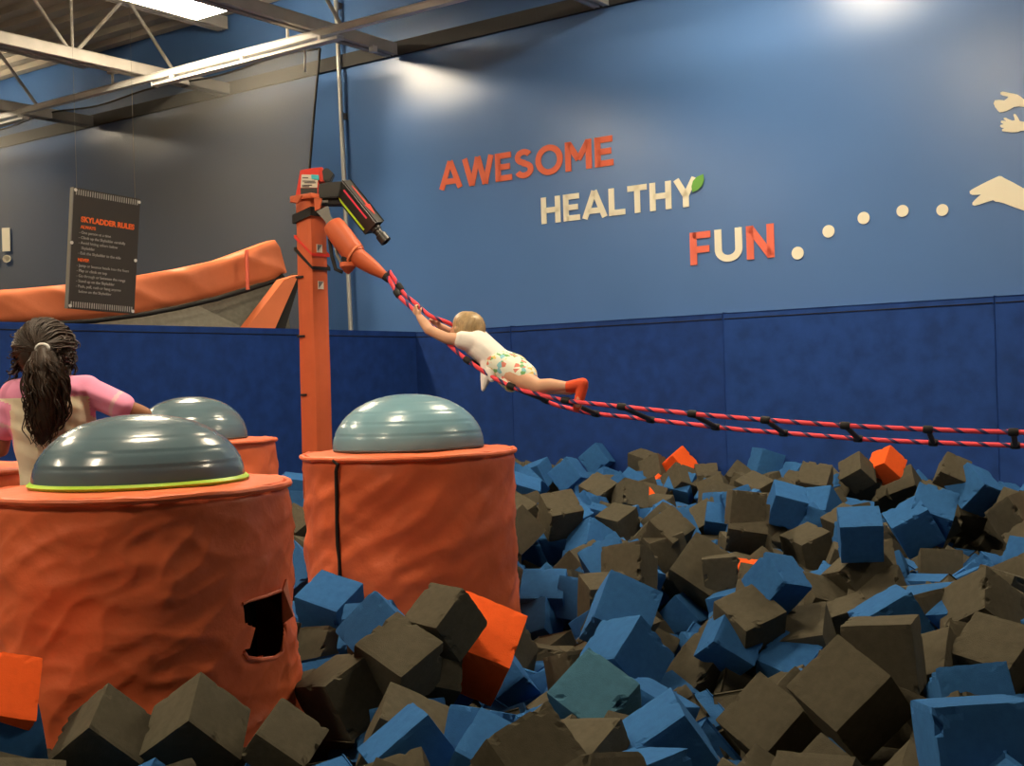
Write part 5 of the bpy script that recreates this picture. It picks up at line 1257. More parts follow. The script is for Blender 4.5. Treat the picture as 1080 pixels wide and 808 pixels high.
HEAP = [('b',62,442,-127),('c',134,845,-109),('b',309,874,-86),('c',101,378,-117),('c',44,265,-97),('b',31,603,-105),('b',147,989,-88),('b',93,661,-106),('c',307,813,-90),('b',18,745,-87),('b',63,907,-91),('b',33,1066,-88),('b',-98,211,-89),('b',-70,217,-93),('c',-34,210,-95),('c',-11,217,-89),('c',13,211,-94),('c',59,210,-90),('c',79,214,-91),('c',101,210,-91),('c',-101,237,-93),('c',-80,234,-95),('c',-52,231,-92),('b',-26,237,-93),('c',7,234,-92),('b',38,239,-92),('c',71,234,-92),('b',93,235,-90),('b',-57,254,-93),('c',-9,258,-96),('b',115,252,-90),('c',-116,274,-95),('c',-53,277,-99),('b',115,273,-96),('c',-140,298,-98),('c',-53,298,-106),('c',121,292,-97),('c',-157,318,-100),('b',137,318,-98),('c',-163,342,-93),('c',-71,345,-115),('b',-54,340,-116),('c',162,336,-98),('b',-50,360,-124),('c',166,367,-97),('b',-180,378,-94),('c',181,381,-94),('c',-206,410,-97),('c',-187,403,-98),('c',-8,404,-121),('c',123,406,-98),('c',181,400,-98),('c',-181,422,-97),('c',-158,429,-98),('c',53,431,-130),('c',208,428,-93),('b',-222,449,-92),('b',-202,451,-92),('b',-181,442,-92),('b',-141,443,-96),('c',-97,446,-93),('b',14,452,-121),('c',97,444,-121),('b',116,450,-113),('c',-206,469,-97),('c',-163,465,-95),('c',-134,467,-97),('c',-98,466,-93),('b',-75,465,-114),('c',-27,464,-96),('c',12,468,-124),('c',56,471,-127),('b',140,472,-100),('c',178,464,-93),('b',202,471,-97),('b',226,465,-95),('b',-133,494,-95),('b',224,493,-91),('c',-143,511,-90),('b',-123,511,-92),('b',14,512,-130),('b',232,512,-92),('c',-185,532,-96),('c',-165,530,-94),('c',-136,539,-93),('c',79,537,-125),('c',146,535,-94),('c',183,532,-104),('b',223,533,-95),('b',245,540,-91),('b',-199,553,-88),('c',-155,558,-95),('c',-115,550,-93),('b',79,555,-126),('c',224,553,-98),('c',269,561,-92),('b',-262,579,-91),('b',-230,572,-91),('c',-202,583,-90),('b',-178,583,-91),('c',-136,578,-94),('c',-285,600,-92),('c',-251,595,-90),('c',-230,593,-92),('b',-160,599,-89),('c',-138,600,-90),('b',-114,594,-93),('c',-92,603,-94),('b',140,603,-110),('c',244,595,-94),('c',265,601,-90),('b',288,596,-93),('b',-309,621,-87),('b',-286,620,-90),('c',-263,621,-90),('c',-220,626,-87),('c',-198,615,-93),('b',-121,616,-89),('c',-100,624,-89),('b',-70,623,-89),('c',-33,625,-91),('c',8,621,-108),('c',54,619,-95),('c',77,617,-111),('b',98,616,-101),('b',145,621,-114),('b',249,618,-105),('c',268,622,-88),('b',289,620,-90),('c',-306,643,-93),('c',-287,647,-88),('b',-265,641,-89),('c',-241,641,-93),('b',-198,637,-93),('c',-180,641,-90),('c',-136,641,-90),('b',-96,647,-88),('b',-55,646,-87),('c',252,647,-115),('b',308,638,-91),('b',-334,666,-90),('c',-309,663,-91),('b',-243,663,-88),('c',-222,659,-87),('b',-178,661,-90),('c',-158,661,-90),('c',-69,664,-87),('c',-36,660,-87),('c',15,664,-113),('b',225,657,-109),('b',250,666,-116),('c',294,666,-89),('c',313,657,-91),('c',-337,685,-90),('b',-311,682,-92),('c',-290,681,-92),('b',-270,680,-93),('b',-70,683,-88),('b',-48,686,-91),('c',-9,690,-88),('b',12,688,-117),('c',98,683,-107),('b',141,682,-113),('b',161,687,-115),('b',205,679,-117),('b',226,688,-120),('c',252,688,-119),('c',308,689,-91),('b',331,686,-88),('c',-354,702,-87),('c',-333,709,-87),('b',-311,707,-89),('c',-274,700,-89),('c',-252,705,-90),('c',-94,710,-87),('c',-75,706,-87),('b',-50,705,-91),('b',-29,704,-91),('b',96,710,-109),('c',113,704,-113),('c',160,705,-121),('c',189,701,-99),('b',210,703,-114),('c',272,707,-128),('b',330,709,-90),('c',-349,723,-92),('b',-290,731,-92),('b',-268,723,-87),('b',-121,727,-89),('c',-100,728,-89),('c',-72,726,-88),('c',-28,724,-90),('c',124,731,-115),('b',272,727,-126),('b',317,731,-86),('b',354,732,-90),('c',-375,749,-90),('b',-350,746,-87),('c',-315,744,-92),('b',-263,746,-87),('c',-119,750,-91),('c',-69,750,-89),('b',-29,748,-89),('c',-7,745,-90),('b',71,750,-109),('c',122,752,-122),('c',232,752,-101),('c',247,755,-87),('b',295,749,-91),('c',335,749,-88),('c',359,754,-90),('b',-338,768,-86),('b',-306,773,-89),('c',-287,773,-88),('b',-265,771,-88),('b',-230,772,-91),('c',-143,771,-85),('c',-101,765,-85),('b',-52,767,-86),('b',-8,767,-91),('c',13,768,-88),('b',120,767,-123),('c',232,770,-103),('c',252,776,-91),('b',286,771,-87),('c',309,769,-90),('c',328,769,-89),('b',358,773,-85),('b',381,768,-87),('c',-331,792,-90),('b',-311,792,-90),('c',-285,795,-90),('b',-267,793,-85),('c',-241,797,-91),('c',-209,796,-87),('c',-180,797,-85),('c',-158,794,-88),('c',-97,791,-86),('b',-76,795,-86),('c',-49,789,-87),('c',-14,789,-86),('b',15,791,-90),('b',120,797,-125),('b',229,792,-106),('b',251,796,-98),('c',273,786,-94),('b',292,790,-91),('b',338,788,-87),('c',372,788,-91),('c',-330,810,-85),('b',-287,818,-84),('b',-231,813,-90),('b',-161,815,-87),('c',-93,818,-89),('c',-56,819,-89),('c',-33,816,-87),('b',-13,809,-85),('c',33,813,-93),('c',184,815,-90),('b',225,815,-108),('c',253,816,-106),('b',359,818,-85),('c',379,815,-90),('c',-317,831,-90),('b',-263,836,-87),('c',-222,834,-91),('b',-188,834,-87),('b',-134,838,-87),('b',-112,837,-89),('c',-76,836,-89),('c',-27,840,-85),('c',13,835,-89),('b',33,832,-95),('c',70,834,-100),('c',184,835,-90),('b',250,838,-114),('b',274,840,-100),('c',286,831,-96),('c',307,836,-98),('c',-288,859,-87),('b',-267,861,-86),('c',-244,861,-85),('c',-226,862,-84),('b',-177,858,-85),('c',-114,857,-85),('c',-90,856,-89),('c',-49,852,-89),('c',32,860,-100),('c',270,853,-109),('c',291,859,-90),('c',-252,880,-88),('b',-207,878,-84),('c',-159,872,-85),('c',-136,879,-89),('c',-95,883,-86),('c',-73,883,-87),('b',-36,882,-85),('c',-13,875,-90),('c',37,884,-97),('b',253,881,-116),('c',-266,898,-86),('c',-244,897,-90),('c',-223,905,-87),('c',-198,900,-85),('c',-158,902,-88),('c',-134,901,-86),('c',-116,898,-88),('c',-56,903,-89),('b',-4,899,-87),('b',38,905,-102),('c',245,900,-85),('b',-243,925,-85),('b',-199,924,-83),('c',-179,916,-88),('b',-115,918,-87),('c',-94,922,-85),('c',-70,919,-83),('c',-47,925,-86),('b',33,924,-101),('b',146,916,-88),('c',-230,947,-82),('b',-199,945,-86),('b',-136,944,-86),('c',-116,943,-88),('b',-79,946,-84),('c',-57,945,-83),('c',-37,945,-85),('b',-5,948,-84),('c',-176,967,-84),('c',-145,964,-81),('c',-112,964,-87),('b',-37,964,-87),('c',12,960,-97),('c',32,965,-110),('c',53,964,-87),('c',-176,987,-80),('b',-116,991,-86),('b',-92,987,-80),('c',-55,981,-86),('b',-36,987,-81),('b',37,986,-111),('c',-182,1006,-86),('c',-160,1004,-79),('c',-137,1004,-80),('b',-72,1010,-80),('c',-27,1004,-84),('c',-5,1013,-81),('c',-155,1025,-84),('b',-134,1034,-82),('c',-112,1030,-79),('c',-59,1025,-80),('c',-29,1029,-81),('c',52,1030,-87),('b',-121,1050,-77),('b',-98,1049,-79),('b',-75,1053,-78),('b',-56,1050,-81),('c',-32,1052,-83),('b',-13,1047,-81),('b',34,1048,-83),('b',-137,1074,-83),('b',-115,1077,-83),('c',-91,1071,-77),('c',-5,1074,-82),('b',-72,1095,-81),('c',-33,1095,-75),('c',-8,1092,-76),('c',-92,1120,-80),('b',-53,1110,-80),('c',-71,1138,-77),('c',-55,207,-105),('c',-11,230,-106),('b',50,229,-105),('c',-119,249,-105),('c',78,252,-104),('c',-139,279,-107),('b',-95,275,-103),('c',-10,278,-106),('b',140,301,-109),('c',-122,316,-104),('c',143,339,-109),('b',-179,365,-108),('c',124,367,-109),('b',-4,411,-121),('c',-200,427,-104),('c',57,423,-136),('b',136,426,-102),('c',164,428,-106),('c',-119,450,-106),('c',34,454,-105),('c',75,447,-144),('b',164,453,-105),('c',202,445,-107),('b',10,473,-122),('c',-56,489,-106),('b',-33,491,-106),('c',165,487,-104),('c',209,489,-106),('b',28,531,-134),('b',74,534,-126),('b',-181,556,-102),('c',30,552,-139),('b',-158,581,-102),('c',270,581,-99),('b',-204,597,-102),('c',-183,626,-102),('c',307,620,-102),('c',-158,639,-103),('b',-73,647,-103),('b',-30,643,-102),('c',139,639,-110),('c',249,639,-110),('b',286,642,-102),('c',-142,667,-101),('b',-91,663,-101),('b',-15,665,-103),('b',329,667,-97),('b',-245,684,-101),('c',222,683,-122),('c',271,679,-118),('c',-113,707,-96),('c',158,701,-120),('c',273,703,-124),('c',289,702,-96),('c',350,709,-99),('c',-251,732,-96),('c',-50,723,-97),('b',38,733,-101),('b',113,731,-122),('b',336,726,-102),('c',-285,754,-101),('c',-92,746,-97),('c',29,754,-101),('b',116,750,-122),('c',-355,774,-99),('b',-249,766,-98),('b',-79,776,-96),('c',-27,768,-101),('b',119,769,-121),('b',117,794,-123),('c',144,788,-102),('c',166,789,-98),('b',-270,816,-96),('b',-200,811,-101),('c',-180,816,-101),('c',-70,810,-98),('b',116,808,-125),('c',-287,836,-94),('c',-160,833,-95),('b',-9,840,-96),('b',355,834,-100),('b',-201,855,-100),('b',-141,860,-94),('c',251,860,-115),('c',309,860,-103),('b',-219,880,-99),('c',-184,876,-99),('c',-112,879,-98),('b',-54,880,-93),('b',15,877,-96),('b',182,879,-100),('b',246,883,-111),('b',-182,895,-99),('b',-76,902,-93),('c',228,905,-99),('c',-160,921,-96),('c',-137,926,-97),('b',-26,924,-99),('c',-5,927,-98),('c',76,921,-95),('c',186,918,-93),('c',32,943,-109),('c',156,940,-96),('c',-209,962,-93),('c',-160,968,-93),('c',-71,958,-96),('c',-15,969,-91),('c',74,965,-92),('c',-200,981,-95),('c',-160,990,-92),('b',-136,985,-92),('b',-12,988,-94),('c',17,988,-106),('c',32,989,-112),('c',-53,1008,-95),('c',6,1006,-95),('c',-95,1024,-91),('b',-76,1030,-89),('b',-72,1068,-91),('c',-122,1098,-87),('c',-95,1099,-88),('c',-58,1087,-91),('c',-70,1119,-86),('b',-97,1137,-89),('c',-103,197,-122),('b',-81,193,-122),('c',-60,193,-122),('c',-35,192,-122),('c',-12,197,-122),('b',14,194,-122),('c',30,191,-122),('b',60,194,-122),('c',75,195,-122),('b',104,198,-122),('c',-100,219,-122),('b',-79,216,-122),('b',-62,214,-122),('b',-37,219,-122),('b',-10,214,-122),('b',13,212,-122),('b',34,220,-122),('c',56,215,-122),('c',81,212,-122),('c',99,220,-122),('c',-128,237,-122),('c',-107,237,-122),('c',-82,242,-122),('b',-60,235,-122),('c',-37,236,-122),('c',-12,243,-122),('b',5,238,-122),('b',31,242,-122),('c',55,242,-122),('b',80,235,-122),('c',106,239,-122),('b',126,236,-122),('c',-150,265,-123),('b',-127,259,-123),('c',-109,257,-123),('c',-79,259,-123),('c',-60,257,-123),('c',-40,264,-123),('b',-9,266,-123),('c',6,266,-123),('c',37,261,-123),('c',59,258,-123),('c',84,264,-123),('c',105,265,-123),('c',129,266,-123),('b',145,263,-123),('b',-146,282,-124),('c',-132,288,-124),('b',-108,290,-124),('c',-83,287,-124),('c',-60,286,-124),('b',-39,280,-124),('c',-14,281,-124),('b',8,289,-124),('c',31,281,-124),('c',55,289,-124),('b',83,283,-124),('c',98,287,-124),('c',130,284,-124),('b',147,290,-124),('b',-148,312,-126),('c',-132,310,-126),('c',-105,311,-126),('c',-80,310,-126),('b',-63,311,-126),('c',-33,311,-126),('b',-12,309,-125),('b',10,308,-125),('b',29,306,-125),('c',52,313,-126),('c',78,304,-125),('c',102,312,-126),('b',126,306,-125),('c',152,304,-125),('b',166,306,-125),('c',-179,331,-126),('b',-154,335,-126),('c',-129,331,-126),('b',-108,330,-126),('c',-80,334,-126),('c',-60,334,-126),('b',-34,334,-126),('c',-13,330,-126),('c',10,329,-126),('c',28,334,-126),('c',60,328,-126),('c',74,332,-126),('c',97,335,-126),('b',127,333,-126),('c',153,327,-126),('c',176,331,-126),('c',-179,359,-125),('c',-57,351,-126),('c',-32,358,-125),('b',-10,357,-125),('c',8,353,-125),('b',34,359,-125),('c',53,359,-125),('c',81,350,-126),('c',100,354,-125),('c',125,356,-125),('c',151,357,-125),('c',169,355,-125),('c',194,351,-126),('c',-196,377,-125),('c',-60,374,-125),('c',-38,382,-125),('b',-14,377,-125),('c',14,380,-125),('c',36,375,-125),('b',51,372,-125),('b',81,373,-125),('c',102,376,-125),('c',126,374,-125),('b',153,381,-125),('c',171,376,-125),('c',196,373,-125),('c',212,375,-125),('c',-216,396,-125),('c',-195,402,-125),('b',-173,402,-125),('c',-37,403,-125),('c',-13,405,-125),('c',10,403,-125),('c',35,396,-125),('b',54,397,-125),('c',83,404,-125),('c',100,400,-125),('c',122,399,-125),('c',149,397,-125),('c',166,400,-125),('c',190,403,-125),('c',221,401,-125),('c',-220,425,-124),('c',-198,428,-124),('c',-174,422,-124),('b',-54,423,-124),('c',-33,422,-124),('b',-10,425,-124),('c',6,421,-124),('c',36,425,-124),('c',56,420,-124),('c',79,423,-124),('b',100,425,-124),('b',124,424,-124),('c',146,425,-124),('c',174,420,-124),('c',192,418,-124),('c',214,422,-124),('c',239,420,-124),('c',-245,449,-124),('b',-219,450,-124),('b',-198,448,-124),('b',-173,442,-124),('c',-155,447,-124),('c',-123,445,-124),('c',-100,444,-124),('c',-79,449,-124),('c',-58,449,-124),('b',-39,442,-124),('c',-13,447,-124),('b',8,450,-124),('c',36,445,-124),('b',51,450,-124),('c',81,442,-124),('c',97,445,-124),('b',128,446,-124),('c',149,450,-124),('b',172,445,-124),('c',196,443,-124),('b',220,447,-124),('c',236,449,-124),('b',-199,466,-124),('c',-156,473,-123),('b',-133,468,-124),('c',-100,466,-124),('b',-86,468,-124),('c',-56,472,-123),('c',-36,465,-124),('c',-11,473,-123),('b',8,472,-123),('c',30,464,-124),('b',54,464,-124),('c',79,464,-124),('b',102,472,-123),('c',126,473,-123),('c',147,474,-123),('c',167,468,-124),('b',197,467,-124),('b',215,466,-124),('c',241,464,-124),('c',261,466,-124),('c',-123,489,-123),('c',-101,488,-123),('b',-78,488,-123),('c',-33,490,-123),('c',-11,491,-123),('b',10,492,-123),('b',33,493,-123),('b',55,492,-123),('c',77,496,-123),('c',103,496,-123),('c',129,496,-123),('c',146,493,-123),('b',168,495,-123),('c',196,494,-123),('c',221,493,-123),('b',238,493,-123),('b',264,497,-123),('c',-179,520,-122),('c',-152,519,-122),('c',-123,511,-122),('c',-109,511,-122),('c',13,519,-122),('b',34,512,-122),('b',52,516,-122),('c',75,514,-122),('b',105,519,-122),('b',124,516,-122),('c',143,517,-122),('c',173,516,-122),('c',197,513,-122),('b',220,513,-122),('c',235,511,-122),('c',267,512,-122),('c',290,519,-122),('c',-173,538,-122),('b',-148,542,-122),('c',-129,542,-122),('c',-107,534,-122),('c',13,539,-122),('b',35,540,-122),('b',53,540,-122),('b',78,542,-122),('c',97,535,-122),('b',128,537,-122),('c',145,536,-122),('c',175,536,-122),('c',198,538,-122),('b',219,538,-122),('c',238,540,-122),('c',265,540,-122),('c',283,534,-122),('c',305,537,-122),('c',-315,562,-121),('b',-292,560,-121),('b',-197,565,-121),('c',-174,561,-121),('c',-154,565,-121),('b',-129,560,-121),('b',-102,563,-121),('b',37,561,-121),('c',59,556,-121),('c',84,556,-121),('b',106,563,-121),('b',120,560,-121),('c',151,560,-121),('b',171,565,-121),('c',192,565,-121),('c',219,562,-121),('c',238,565,-121),('c',266,564,-121),('c',288,565,-121),('c',310,564,-121),('b',-312,582,-120),('c',-292,580,-121),('c',-264,587,-120),('b',-244,586,-120),('b',-225,583,-120),('c',-196,583,-120),('b',-172,587,-120),('c',-154,582,-120),('c',-125,587,-120),('c',-102,588,-120),('c',5,587,-120),('c',31,587,-120),('c',52,587,-120),('c',79,581,-121),('b',104,583,-120),('c',125,582,-120),('b',152,586,-120),('c',169,586,-120),('c',190,587,-120),('b',220,579,-121),('c',238,580,-121),('b',260,580,-121),('c',288,588,-120),('c',306,589,-120),('c',-335,607,-120),('c',-314,609,-120),('c',-293,602,-120),('b',-270,610,-120),('c',-247,612,-120),('c',-222,602,-120),('c',-195,604,-120),('c',-178,605,-120),('b',-148,603,-120),('c',-126,604,-120),('c',-105,611,-120),('b',-80,610,-120),('b',-56,608,-120),('b',-33,610,-120),('c',-12,604,-120),('c',14,611,-120),('c',30,602,-120),('c',56,608,-120),('c',84,606,-120),('c',98,604,-120),('b',126,611,-120),('b',152,606,-120),('c',170,609,-120),('c',193,606,-120),('c',214,612,-120),('c',245,603,-120),('b',267,610,-120),('c',287,611,-120),('c',309,606,-120),('b',331,611,-120),('c',-338,627,-120),('c',-314,634,-120),('c',-289,634,-120),('b',-267,633,-120),('c',-242,629,-120),('c',-224,626,-120),('b',-194,632,-120),('c',-176,628,-120),('b',-154,628,-120),('b',-127,632,-120),('c',-108,633,-120),('c',-78,627,-120),('b',-61,626,-120),('c',-39,631,-120),('c',-11,628,-120),('c',6,634,-120),('c',37,628,-120),('b',52,632,-120),('c',78,628,-120),('c',105,632,-120),('c',123,633,-120),('c',151,634,-120),('c',170,630,-120),('c',194,630,-120),('b',220,631,-120),('b',236,627,-120),('c',258,630,-120),('c',286,632,-120),('c',309,629,-120),('b',331,633,-120),('c',354,629,-120),('c',-362,656,-119),('b',-334,653,-119),('c',-316,651,-119),('c',-290,651,-119),('c',-261,649,-119),('c',-243,650,-119),('b',-223,650,-119),('c',-200,656,-119),('c',-172,648,-119),('c',-153,656,-119),('c',-126,655,-119),('b',-103,650,-119),('c',-85,649,-119),('b',-55,649,-119),('c',-40,650,-119),('c',-17,652,-119),('b',13,655,-119),('c',30,656,-119),('c',51,649,-119),('c',82,658,-119),('b',101,654,-119),('c',127,653,-119),('b',144,651,-119),('c',168,652,-119),('c',194,650,-119),('c',215,651,-119),('b',235,649,-119),('c',260,656,-119),('c',291,651,-119),('c',311,653,-119),('c',337,654,-119),('c',359,653,-119),('c',-381,681,-119),('c',-362,671,-119),('c',-338,677,-119),('c',-315,678,-119),('b',-290,672,-119),('c',-267,674,-119),('c',-243,680,-119),('c',-126,677,-119),('b',-110,679,-119),('c',-83,677,-119),('c',-60,678,-119),('c',-37,680,-119),('c',-16,675,-119),('b',12,678,-119),('b',32,676,-119),('c',56,680,-119),('b',76,680,-119),('c',101,680,-119),('b',125,674,-119),('b',149,673,-119),('c',172,678,-119),('c',193,679,-119),('c',220,675,-119),('b',237,671,-119),('b',264,678,-119),('c',290,680,-119),('c',306,675,-119),('c',327,675,-119),('b',354,681,-119),('c',378,672,-119),('c',-386,703,-119),('c',-359,698,-119),('b',-336,701,-119),('b',-308,696,-119),('c',-285,695,-119),('c',-262,698,-119),('c',-240,694,-119),('c',-103,701,-119),('c',-85,703,-119),('b',-56,704,-119),('c',-31,702,-119),('c',-14,696,-119),('b',7,701,-119),('c',29,699,-119),('c',52,701,-119),('b',77,700,-119),('c',97,695,-119),('b',123,701,-119),('c',153,696,-119),('c',170,697,-119),('c',191,696,-119),('b',215,699,-119),('b',235,702,-119),('c',258,703,-119),('c',290,695,-119),('c',306,697,-119),('b',333,699,-119),('b',356,697,-119),('b',374,700,-119),('b',-379,724,-118),('c',-358,720,-118),('b',-335,717,-118),('c',-312,724,-118),('c',-287,719,-118),('c',-264,724,-118),('c',-245,724,-118),('b',-126,722,-118),('b',-101,726,-118),('b',-84,719,-118),('b',-61,722,-118),('c',-33,723,-118),('b',-12,723,-118),('c',7,725,-118),('c',32,725,-118),('c',56,726,-118),('c',78,719,-118),('c',100,720,-118),('b',124,723,-118),('b',147,724,-118),('b',167,726,-118),('c',189,727,-118),('c',219,721,-118),('c',238,719,-118),('b',260,720,-118),('c',284,722,-118),('b',309,726,-118),('c',334,718,-118),('b',358,718,-118),('c',381,724,-118),('b',398,725,-118),('b',-356,747,-118),('c',-338,747,-118),('c',-312,749,-118),('b',-285,745,-118),('b',-271,748,-118),('b',-243,750,-118),('c',-127,740,-118),('c',-108,743,-118),('c',-83,744,-118),('b',-58,746,-118),('b',-34,743,-118),('c',-18,741,-118),('c',7,747,-118),('b',31,741,-118),('c',57,746,-118),('c',83,741,-118),('b',105,743,-118),('c',128,746,-118),('c',147,742,-118),('b',169,744,-118),('b',197,740,-118),('c',216,746,-118),('c',244,749,-118),('c',267,741,-118),('c',289,741,-118),('b',310,744,-118),('c',330,750,-118),('c',357,746,-118),('b',377,745,-118),('b',396,742,-118),('c',-359,766,-118),('c',-332,767,-118),('b',-315,772,-118),('c',-290,767,-118),('b',-271,771,-118),('b',-248,773,-118),('c',-219,773,-118),('c',-150,768,-118),('c',-130,764,-118),('c',-107,768,-118),('c',-82,773,-118),('b',-61,771,-118),('c',-34,767,-118),('b',-14,766,-118),('c',12,773,-118),('c',32,769,-118),('b',60,769,-118),('b',80,769,-118),('c',105,766,-118),('b',123,772,-118),('b',152,768,-118),('b',170,773,-118),('b',192,767,-118),('c',221,770,-118),('c',243,767,-118),('b',259,768,-118),('b',283,769,-118),('b',311,769,-118),('b',334,765,-118),('c',359,770,-118),('c',379,764,-118),('b',402,772,-118),('c',427,766,-118),('c',-338,786,-118),('c',-317,788,-117),('c',-294,791,-117),('c',-263,788,-117),('c',-240,790,-117),('b',-217,793,-117),('c',-195,791,-117),('c',-177,795,-117),('c',-153,794,-117),('c',-77,793,-117),('c',-56,794,-117),('c',-34,792,-117),('c',-17,792,-117),('b',13,790,-117),('b',34,794,-117),('b',58,794,-117),('b',83,790,-117),('b',103,792,-117),('b',121,788,-117),('c',147,787,-118),('c',171,793,-117),('c',193,787,-118),('c',214,795,-117),('c',244,795,-117),('c',265,790,-117),('c',291,793,-117),('c',313,788,-117),('c',327,786,-118),('c',352,794,-117),('c',378,794,-117),('c',397,794,-117),('c',-312,811,-117),('b',-291,815,-117),('c',-271,816,-117),('c',-241,809,-117),('c',-216,816,-117),('b',-199,816,-117),('c',-178,811,-117),('b',-149,816,-117),('c',-101,816,-117),('b',-87,816,-117),('c',-63,818,-117),('c',-39,811,-117),('c',-14,816,-117),('c',10,816,-117),('b',32,814,-117),('c',59,811,-117),('c',83,819,-117),('c',107,819,-117),('c',125,817,-117),('c',149,815,-117),('b',170,813,-117),('c',195,818,-117),('c',214,812,-117),('c',245,819,-117),('b',267,812,-117),('c',286,815,-117),('b',313,815,-117),('c',332,813,-117),('b',350,811,-117),('c',373,812,-117),('c',-291,838,-117),('c',-262,842,-117),('c',-246,834,-117),('c',-218,840,-117),('b',-201,836,-117),('c',-174,838,-117),('b',-151,837,-117),('b',-123,834,-117),('b',-102,840,-117),('c',-80,832,-117),('c',-59,832,-117),('c',-31,841,-117),('b',-8,837,-117),('c',10,836,-117),('b',32,835,-117),('b',60,842,-117),('b',83,834,-117),('b',104,836,-117),('c',128,842,-117),('c',146,835,-117),('c',170,838,-117),('b',194,839,-117),('b',219,834,-117),('b',239,838,-117),('b',259,835,-117),('c',285,835,-117),('c',308,840,-117),('b',336,836,-117),('b',-293,856,-117),('c',-262,860,-117),('c',-245,860,-117),('b',-220,860,-117),('c',-200,859,-117),('b',-172,857,-117),('c',-149,863,-116),('b',-128,864,-116),('c',-104,860,-117),('c',-79,859,-117),('b',-63,859,-117),('c',-39,864,-116),('c',-10,857,-117),('c',10,858,-117),('c',34,858,-117),('c',52,860,-117),('c',82,860,-117),('c',105,857,-117),('c',129,864,-116),('b',153,861,-117),('c',167,862,-117),('c',191,861,-117),('b',213,863,-116),('c',243,864,-116),('c',261,861,-117),('b',290,858,-117),('b',307,862,-117),('b',-263,886,-116),('c',-244,882,-116),('c',-224,878,-116),('c',-194,885,-116),('c',-179,885,-116),('b',-149,885,-116),('b',-124,884,-116),('b',-102,878,-116),('c',-80,880,-116),('b',-61,879,-116),('b',-32,878,-116),('b',-10,882,-116),('c',9,884,-116),('c',33,880,-116),('c',59,885,-116),('c',78,878,-116),('c',102,885,-116),('b',129,886,-116),('c',148,880,-116),('c',169,887,-116),('c',191,884,-116),('b',221,884,-116),('c',240,885,-116),('c',261,887,-116),('c',-261,906,-116),('b',-246,907,-116),('b',-222,907,-116),('b',-201,907,-116),('c',-174,907,-116),('b',-148,901,-116),('c',-123,906,-116),('b',-105,910,-116),('c',-81,910,-116),('c',-61,903,-116),('c',-31,910,-116),('c',-11,903,-116),('c',13,902,-116),('c',36,909,-116),('c',59,902,-116),('c',80,903,-116),('c',106,905,-116),('c',127,901,-116),('c',147,909,-116),('c',173,906,-116),('c',196,905,-116),('c',213,907,-116),('c',240,906,-116),('b',-244,929,-115),('c',-222,931,-115),('c',-198,931,-115),('c',-179,933,-115),('c',-151,926,-115),('c',-132,926,-115),('c',-102,926,-115),('c',-83,926,-115),('c',-62,931,-115),('b',-40,933,-115),('b',-13,928,-115),('c',10,930,-115),('c',37,929,-115),('b',52,933,-115),('c',81,930,-115),('c',106,932,-115),('c',129,931,-115),('b',146,926,-115),('b',174,932,-115),('c',193,931,-115),('c',215,928,-115),('b',-217,955,-114),('c',-201,950,-114),('b',-171,956,-114),('c',-146,956,-114),('b',-126,954,-114),('c',-102,952,-114),('b',-79,952,-114),('c',-58,955,-114),('b',-34,953,-114),('b',-15,951,-114),('c',8,951,-114),('c',29,949,-114),('c',57,952,-114),('c',77,951,-114),('c',99,954,-114),('b',129,953,-114),('c',153,953,-114),('c',169,956,-114),('b',-193,974,-113),('c',-171,970,-113),('c',-153,974,-113),('b',-126,975,-113),('c',-105,973,-113),('c',-79,976,-113),('c',-60,976,-113),('c',-33,974,-113),('b',-11,975,-113),('b',5,975,-113),('b',30,978,-113),('c',54,971,-113),('c',77,975,-113),('c',97,975,-113),('b',125,980,-113),('b',151,971,-113),('c',-200,994,-112),('b',-176,999,-112),('c',-150,994,-112),('c',-127,996,-112),('c',-107,997,-112),('c',-79,997,-112),('b',-57,997,-112),('c',-35,998,-112),('b',-16,998,-112),('c',10,999,-112),('c',28,998,-112),('c',58,996,-112),('c',83,994,-112),('c',99,997,-112),('c',124,998,-112),('b',-173,1024,-111),('b',-153,1019,-111),('c',-129,1024,-111),('c',-106,1021,-111),('c',-84,1016,-111),('b',-61,1018,-111),('c',-32,1025,-111),('c',-13,1025,-111),('c',7,1025,-111),('b',37,1026,-111),('c',55,1018,-111),('b',78,1020,-111),('b',-149,1048,-110),('c',-123,1047,-110),('c',-107,1048,-110),('c',-86,1045,-110),('b',-60,1045,-110),('b',-35,1039,-110),('b',-15,1047,-110),('c',10,1041,-110),('b',29,1046,-110),('b',56,1049,-110),('c',-132,1068,-109),('c',-109,1065,-109),('c',-81,1063,-109),('b',-57,1065,-109),('b',-41,1062,-110),('b',-11,1072,-109),('c',14,1064,-109),('c',-130,1086,-109),('c',-102,1091,-108),('b',-78,1092,-108),('c',-56,1090,-108),('c',-34,1090,-108),('c',-14,1089,-108),('c',-108,1113,-108),('c',-80,1116,-108),('c',-58,1115,-108),('c',-38,1112,-108),('c',-79,1133,-108),('b',-63,1136,-108)]
